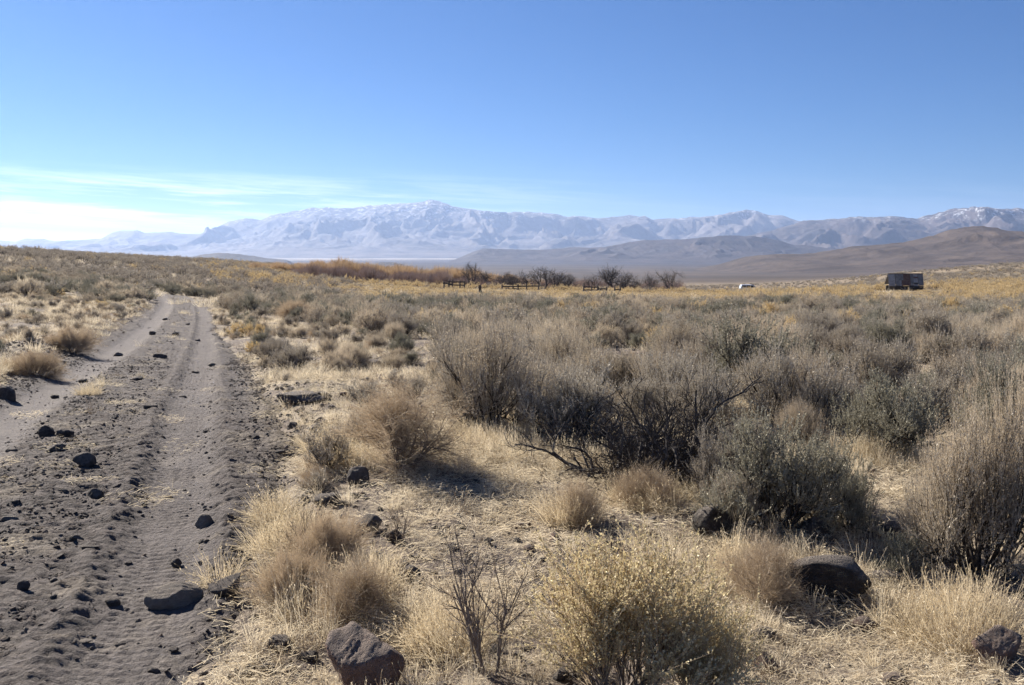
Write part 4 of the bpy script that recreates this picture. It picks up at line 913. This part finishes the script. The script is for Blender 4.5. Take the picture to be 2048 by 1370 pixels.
# ------------------------------------------------------------------ orchard trees, willows and reeds in the distance
def tree_params(s, wide=1.0):
    return dict(stems=(2 + s % 3, .15, (.1, .45), 1.6, .25, 5, .16, .08, .17, .09, 6), wood=TREEW, mats=[TREEW],
        levels=[(6, .35, 1, .75 * wide, 1.6, .3, 5, .24, .05, .065, .03, 4, -1), (5, .3, 1, .7, 1.0, .35, 4, .24, .06, .024, .012, 3, -1),
                (5, .25, 1, .65, .60, .35, 3, .2, .06, .010, .006, 3, 0), (3, .25, 1, .6, .36, .4, 2, .2, .04, .006, .004, 2, 0)], leaves=[])
KINDS['orchard'] = [plant(600 + s, tree_params(s), 'tree') for s in range(4)]
TREES = [(940, 574, 50, 526, 'tallest dark orchard tree standing alone left of the orchard'), (962, 570, 40, 540, 'smaller tree leaning on the right side of the tallest one'),
 (1008, 574, 46, 546, 'low bare tree above the left end of the long fence rail'), (1052, 574, 46, 540, 'bare tree over the middle of the long fence rail'), (1086, 572, 56, 534, 'dense dark bare tree at the heart of the central grove'),
 (1112, 571, 50, 540, 'spreading bare tree at the right of the central grove'), (1132, 570, 34, 548, 'low drooping tree at the right end of the central grove'), (1025, 572, 34, 545, 'thin bare tree between the two left trees of the grove'),
 (1186, 573, 34, 550, 'small bare tree above the split fence panel'), (1220, 573, 50, 532, 'tallest bare tree of the right-hand grove'), (1246, 573, 40, 543, 'dark forked tree at the right of the right-hand grove'),
 (1300, 572, 32, 546, 'thin pale tree alone between the grove and the last tree'), (1343, 573, 54, 538, 'rounded dark tree at the right end of the orchard'), (630, 556, 30, 538, 'small dark bare tree on the orange slope left of the reeds'), (1270, 574, 22, 556, 'low bush-like tree right of the right-hand grove')]
for k, (u, v, w, tp, lb) in enumerate(TREES):
    d = 150 + (k * 37 % 21); x = (u - CX) / F * d; i = k % 4; r0, h0 = mesh_dims('orchard', i)
    e = bpy.data.objects.new('orchard_tree' if u != 630 else 'bare_tree', None); COL.objects.link(e); z = gz(x, d)
    H_ = EYE + (500 - tp) / F * d - z; e.location = (x, d, z - .05); e.rotation_euler = (0, 0, k * 1.7); r_w = w / 2 * d / F / r0 * 1.45; e.scale = (r_w, r_w, H_ / h0)
    obj('trunk', KINDS['orchard'][i][0], e); obj('crown', KINDS['orchard'][i][1], e); tag(e, lb, 'tree', 'bare trees of the old orchard')
def wand(s, mat, H, n=26, w=.012):
    rng = np.random.default_rng(s); an = rng.uniform(0, 6.28, n); le = rng.uniform(0, .45, n); A = Acc()
    st = np.stack([np.cos(an) * .3, np.sin(an) * .3, an * 0], -1) * rng.uniform(0, 1, (n, 1)); d = np.stack([np.cos(an) * np.sin(le), np.sin(an) * np.sin(le), np.cos(le)], -1)
    pts = grow_lines(rng, st, d, H * rng.uniform(.6, 1.05, n), 4, .07, .03); A.add(tubes(pts, w, w * .5, 2))
    s_, d_ = children(rng, pts, 9, .25, 1, .3); p2 = grow_lines(rng, s_, d_, H * .22 * rng.uniform(.5, 1.2, len(s_)), 2, .1, .15); A.add(tubes(p2, w * .6, w * .3, 2))
    return A.mesh('wand', [mat])
def band(name, srcs, n, u0, u1, y0, y1, s0, s1, seed, prof):
    rng = np.random.default_rng(seed); U = rng.uniform(u0, u1, n); Y = rng.uniform(y0, y1, n); X = (U - CX) / F * Y; s = rng.uniform(s0, s1, n) * prof(U, Y)
    scatter_obj(name, np.stack([X, Y, ground_h(X, Y)], -1), np.stack([U * 0, U * 0, rng.uniform(0, 6.28, n)], -1), np.stack([s, s, s], -1), rng.integers(0, len(srcs), n), srcs)
wl = [wand(k, REDTW, 2.6) for k in range(4)]; rd_ = [wand(k + 10, REED, 2.3, 34, .014) for k in range(4)]
band('willow_thicket', wl, 800, 585, 1010, 158, 176, .55, 1.0, 21, lambda U, Y: (.35 + .9 * fbm(U * .045, U * 0, 3, 7)) * np.clip((1010 - U) / 120 + .45, .5, 1))
band('reed_bed', rd_, 1900, 500, 1130, 178, 200, .6, 1.05, 22, lambda U, Y: np.interp(U, [500, 600, 680, 900, 1000, 1130], [.35, .75, 1.3, 1.3, 1.0, .5]) * (.75 + .5 * fbm(U * .06, U * 0, 3, 27)))
band('orchard_thicket', wl, 520, 960, 1370, 166, 190, .4, .85, 23, lambda U, Y: .6 + .6 * fbm(U * .05, U * 0, 2, 17))

# ------------------------------------------------------------------ fences
FWOOD = plain_mat('weathered_fence_wood', (.07, .055, .045), .9, c2=(.12, .10, .085), scale=3)
def fence(name, d, posts, rails, label, cat='fence'):
    """posts: (bearing, height m); rails: (u0, u1, height m, sag)"""
    u0 = posts[0][0]; x0 = (u0 - CX) / F * d; e = bpy.data.objects.new(name, None); COL.objects.link(e); zb = gz(x0, d); e.location = (x0, d, zb)
    for (u, h) in posts:
        x = (u - CX) / F * d; z = gz(x, d) - zb
        V, q = boxes([((x - x0, 0, z + h / 2 - .1), (.17, .17, h + .2), .3, .03)]); obj('post', make_mesh('post', V, [q], [FWOOD]), e)
    for (a, c, h, sg) in rails:
        xa = (a - CX) / F * d; xc = (c - CX) / F * d; za = gz(xa, d) - zb; zc = gz(xc, d) - zb; ln = math.hypot(xc - xa, zc - za + sg); ang = math.atan2(zc - za + sg, xc - xa)
        V, q = boxes([(((xa + xc) / 2 - x0, -.12, (za + zc + sg) / 2 + h), (ln, .06, .17), 0, -ang)]); obj('rail', make_mesh('rail', V, [q], [FWOOD]), e)
    tag(e, label, cat, 'old wooden fences by the orchard')
fence('corral_fence', 138, [(888, 1.1), (898, 1.3), (905, 1.45), (920, 1.3), (929, 1.3)], [(896, 930, 1.1, .05), (896, 930, .7, .0), (886, 906, .9, -.1)], 'dark wooden corral panel left of the tallest tree')
fence('rail_fence', 140, [(1004, .9), (1026, .8), (1036, 1.0), (1053, 1.1), (1077, .95)], [(1004, 1040, .62, .1), (1036, 1080, .72, .1), (1010, 1036, .35, 0)], 'long low dark fence rail in front of the central grove')
fence('broken_fence', 138, [(1167, 1.35), (1183, .9), (1195, 1.3), (1197, .8)], [(1166, 1184, .85, 0), (1166, 1196, .42, .0), (1183, 1197, .8, .05)], 'split fence panel with tall end posts below the small tree')
fence('broken_fence', 140, [(1201, .7), (1213, .9)], [(1199, 1214, .6, 0)], 'short isolated rail between two fence pieces')
fence('broken_fence', 139, [(1229, 1.2), (1240, 1.1)], [(1228, 1242, .55, -.05)], 'two-post fence remnant at the right of the fence line')
# weathered stump
x, d = (960 - CX) / F * 112, 112.0; z = gz(x, d); A = np.array
prof = [(.24, -.1), (.20, .2), (.15, .55), (.19, .8), (.13, 1.0), (.0, 1.05)]; V = []; nseg = 9
for r, h in prof:
    for k in range(nseg): a = k * 2 * math.pi / nseg; V.append((r * (1 + .15 * math.sin(a * 3 + h * 4)) * math.cos(a), r * math.sin(a), h))
q = [[i * nseg + k, i * nseg + (k + 1) % nseg, (i + 1) * nseg + (k + 1) % nseg, (i + 1) * nseg + k] for i in range(len(prof) - 1) for k in range(nseg)]
tag(obj('stump', make_mesh('stump', V, [q], [FWOOD]), None, (x, d, z)), 'short black stump in the yellow brush below the tallest tree', 'stump')

# ------------------------------------------------------------------ shed
d = 136.0; x = (1809 - CX) / F * d; zt = EYE + (500 - 548) / F * d; ze = EYE + (500 - 570.5) / F * d; zg = min(gz(x, d), EYE + (500 - 590) / F * d)
GAL = plain_mat('galvanised_sheet', (.36, .34, .32), .8, 0, .2, c2=(.24, .225, .21), scale=2.5); GAL2 = plain_mat('dull_sheet', (.24, .225, .21), .85, 0, .2, c2=(.16, .15, .14), scale=2.5)
RUST = plain_mat('rusted_sheet', (.12, .065, .045), .85, c2=(.2, .125, .095), scale=5); SHW = plain_mat('shed_boards', (.06, .05, .042), .9, c2=(.10, .085, .07), scale=3)
shed = bpy.data.objects.new('shed', None); COL.objects.link(shed); shed.location = (x, d, zg)
Hr, He = zt - zg, ze - zg; wdt = 4.75; dep_ = .55
def sheet(u0, u1, f0, f1, m, name='roof_sheet', lift=0.0):
    """corrugated sheet on the near roof slope, f = 0 at the eave and 1 at the ridge"""
    n = 24; xs = np.linspace(u0, u1, n); V = []; th = .03
    for s_ in (0, 1):
        for f in (f0, f1):
            for i, xx in enumerate(xs):
                V.append((xx, -dep_ * (1 - f) + lift * -.7, He + (Hr - He) * f + .018 * (i % 2) + s_ * -th + lift))
    q = [[i, i + 1, n + i + 1, n + i] for i in range(n - 1)] + [[2 * n + i + 1, 2 * n + i, 3 * n + i, 3 * n + i + 1] for i in range(n - 1)] + [[i, 2 * n + i, 2 * n + i + 1, i + 1] for i in range(n - 1)] + [[0, n, 3 * n, 2 * n], [n - 1, 3 * n - 1, 4 * n - 1, 2 * n - 1]]
    return obj(name, make_mesh(name, V, [q], [m]), shed)
edges = [(-2.38, -1.48, GAL), (-1.42, -.86, GAL2), (-.85, -.62, GAL), (-.60, .34, RUST), (.35, .60, RUST), (.62, .98, GAL2), (1.02, 1.62, GAL), (1.66, 2.36, GAL2)]
for k, (a, b_, m) in enumerate(edges): sheet(a, b_, -.02 + .02 * (k % 2), 1.0, m, lift=.012 * (k % 2))
sheet(-.85, -.35, .45, .98, GAL2, lift=.05); sheet(1.05, 1.6, .62, .74, RUST, lift=.05); sheet(1.05, 1.6, .10, .22, SHW, lift=.05)
box_obj('ridge_board', [((0, .05, Hr + .06), (4.8, .2, .1))], SHW, shed)
box_obj('eave_beam', [((0, -dep_ + .1, He - .14), (4.7, .12, .16))], SHW, shed)
for k in range(7): box_obj('wall_board', [((-2.0 + k * .36, -dep_ + .35, (He - .22) / 2), (.345, .04, He - .22))], SHW, shed)
for k in range(4): box_obj('wall_board', [((1.12 + k * .32, -dep_ + .35, (He - .22) / 2 - .1), (.31, .04, He - .1))], SHW, shed)
for px_, py_ in ((-2.2, -dep_ + .3), (.62, -dep_ + .3), (2.3, -dep_ + .3), (-2.2, .9), (2.3, .9)): box_obj('post', [((px_, py_, He / 2 - .1), (.14, .14, He))], SHW, shed)
box_obj('back_wall', [((-1.0, 1.0, He / 2), (2.3, .06, He)), ((1.7, 1.0, He / 2), (1.2, .06, He))], SHW, shed)
V = [(-2.38, .02, Hr), (2.36, .02, Hr), (2.36, 1.1, He + .2), (-2.38, 1.1, He + .2), (-2.38, .02, Hr - .05), (2.36, .02, Hr - .05), (2.36, 1.1, He + .15), (-2.38, 1.1, He + .15)]
obj('back_roof', make_mesh('back_roof', V, [[[0, 1, 2, 3], [7, 6, 5, 4], [0, 4, 5, 1], [2, 6, 7, 3]]], [GAL2]), shed)
tag(shed, 'small ruined shed with patched grey and rusty tin roof at the right', 'shed')

# ------------------------------------------------------------------ parked car
d = 200.0; x = (1501 - CX) / F * d; zr = EYE + (500 - 569.0) / F * d; car = bpy.data.objects.new('parked_car', None); COL.objects.link(car); car.location = (x, d, zr - 1.72)
CP = plain_mat('car_paint', (.55, .60, .68), .3, .1, .6, c2=(.5, .55, .63)); CW = plain_mat('car_roof_white', (.8, .8, .8), .3, 0, .6, c2=(.75, .75, .76)); CG, t, b = new_mat('car_glass'); b.inputs['Base Color'].default_value = (.02, .025, .03, 1); b.inputs['Roughness'].default_value = .08; b.inputs['Specular IOR Level'].default_value = .6
TY_ = plain_mat('tyre_rubber', (.02, .02, .02), .9); RM = plain_mat('wheel_rim', (.4, .4, .42), .4, .7)
def extr(name, prof, y0, y1, mat, parent, bev=.04):
    n = len(prof); V = [(p[0], y0, p[1]) for p in prof] + [(p[0], y1, p[1]) for p in prof]; me = make_mesh(name, V, [[[i, (i + 1) % n, n + (i + 1) % n, n + i]] for i in range(n)] and [np.array([[i, (i + 1) % n, n + (i + 1) % n, n + i] for i in range(n)]), np.array([list(range(n))[::-1]]), np.array([list(range(n, 2 * n))])], [mat])
    o = obj(name, me, parent)
    if bev: md = o.modifiers.new('bevel', 'BEVEL'); md.width = bev; md.segments = 2
    return o
extr('body', [(-2.3, .38), (-2.35, .75), (-2.28, 1.02), (1.05, 1.0), (2.15, .88), (2.32, .62), (2.28, .36)], -.88, .88, CP, car)
extr('cabin', [(-2.22, 1.02), (-2.02, 1.62), (-1.8, 1.70), (.15, 1.70), (.35, 1.66), (1.08, 1.0)], -.78, .78, CP, car)
extr('roof', [(-1.98, 1.705), (.2, 1.705), (.1, 1.76), (-1.9, 1.76)], -.7, .7, CW, car, .02)
for a in ([(-2.0, 1.12), (-1.85, 1.6), (-1.15, 1.6), (-1.15, 1.12)], [(-1.05, 1.12), (-1.05, 1.6), (-.3, 1.6), (-.3, 1.12)], [(-.2, 1.12), (-.2, 1.6), (.22, 1.6), (.75, 1.12)]):
    for s_ in (-1, 1): extr('side_window', a, s_ * .80 - .012, s_ * .80 + .012, CG, car, 0)
V = [(.42, -.68, 1.62), (.42, .68, 1.62), (1.06, .7, 1.05), (1.06, -.7, 1.05)]; obj('windscreen', make_mesh('windscreen', [(a + .03, b_, c + .03) for a, b_, c in V] + [(a, b_, c) for a, b_, c in V], [[[0, 1, 2, 3], [4, 7, 6, 5], [0, 3, 7, 4], [1, 5, 6, 2], [0, 4, 5, 1], [3, 2, 6, 7]]], [CG]), car)
for wx_ in (-1.45, 1.45):
    for s_ in (-1, 1):
        an = [k * math.pi / 10 for k in range(20)]; o = extr('wheel', [(wx_ + .36 * math.cos(a), .36 + .36 * math.sin(a)) for a in an], s_ * .80 - .1, s_ * .80 + .1, TY_, car, 0)
        extr('rim', [(wx_ + .2 * math.cos(a), .36 + .2 * math.sin(a)) for a in an], s_ * .86 - .055, s_ * .86 + .055, RM, o, 0)
for s_ in (-1, 1): box_obj('headlight', [((2.26, s_ * .6, .68), (.06, .3, .16))], CW, car)
tag(car, 'pale blue-white estate car with white roof parked in yellow brush', 'car')
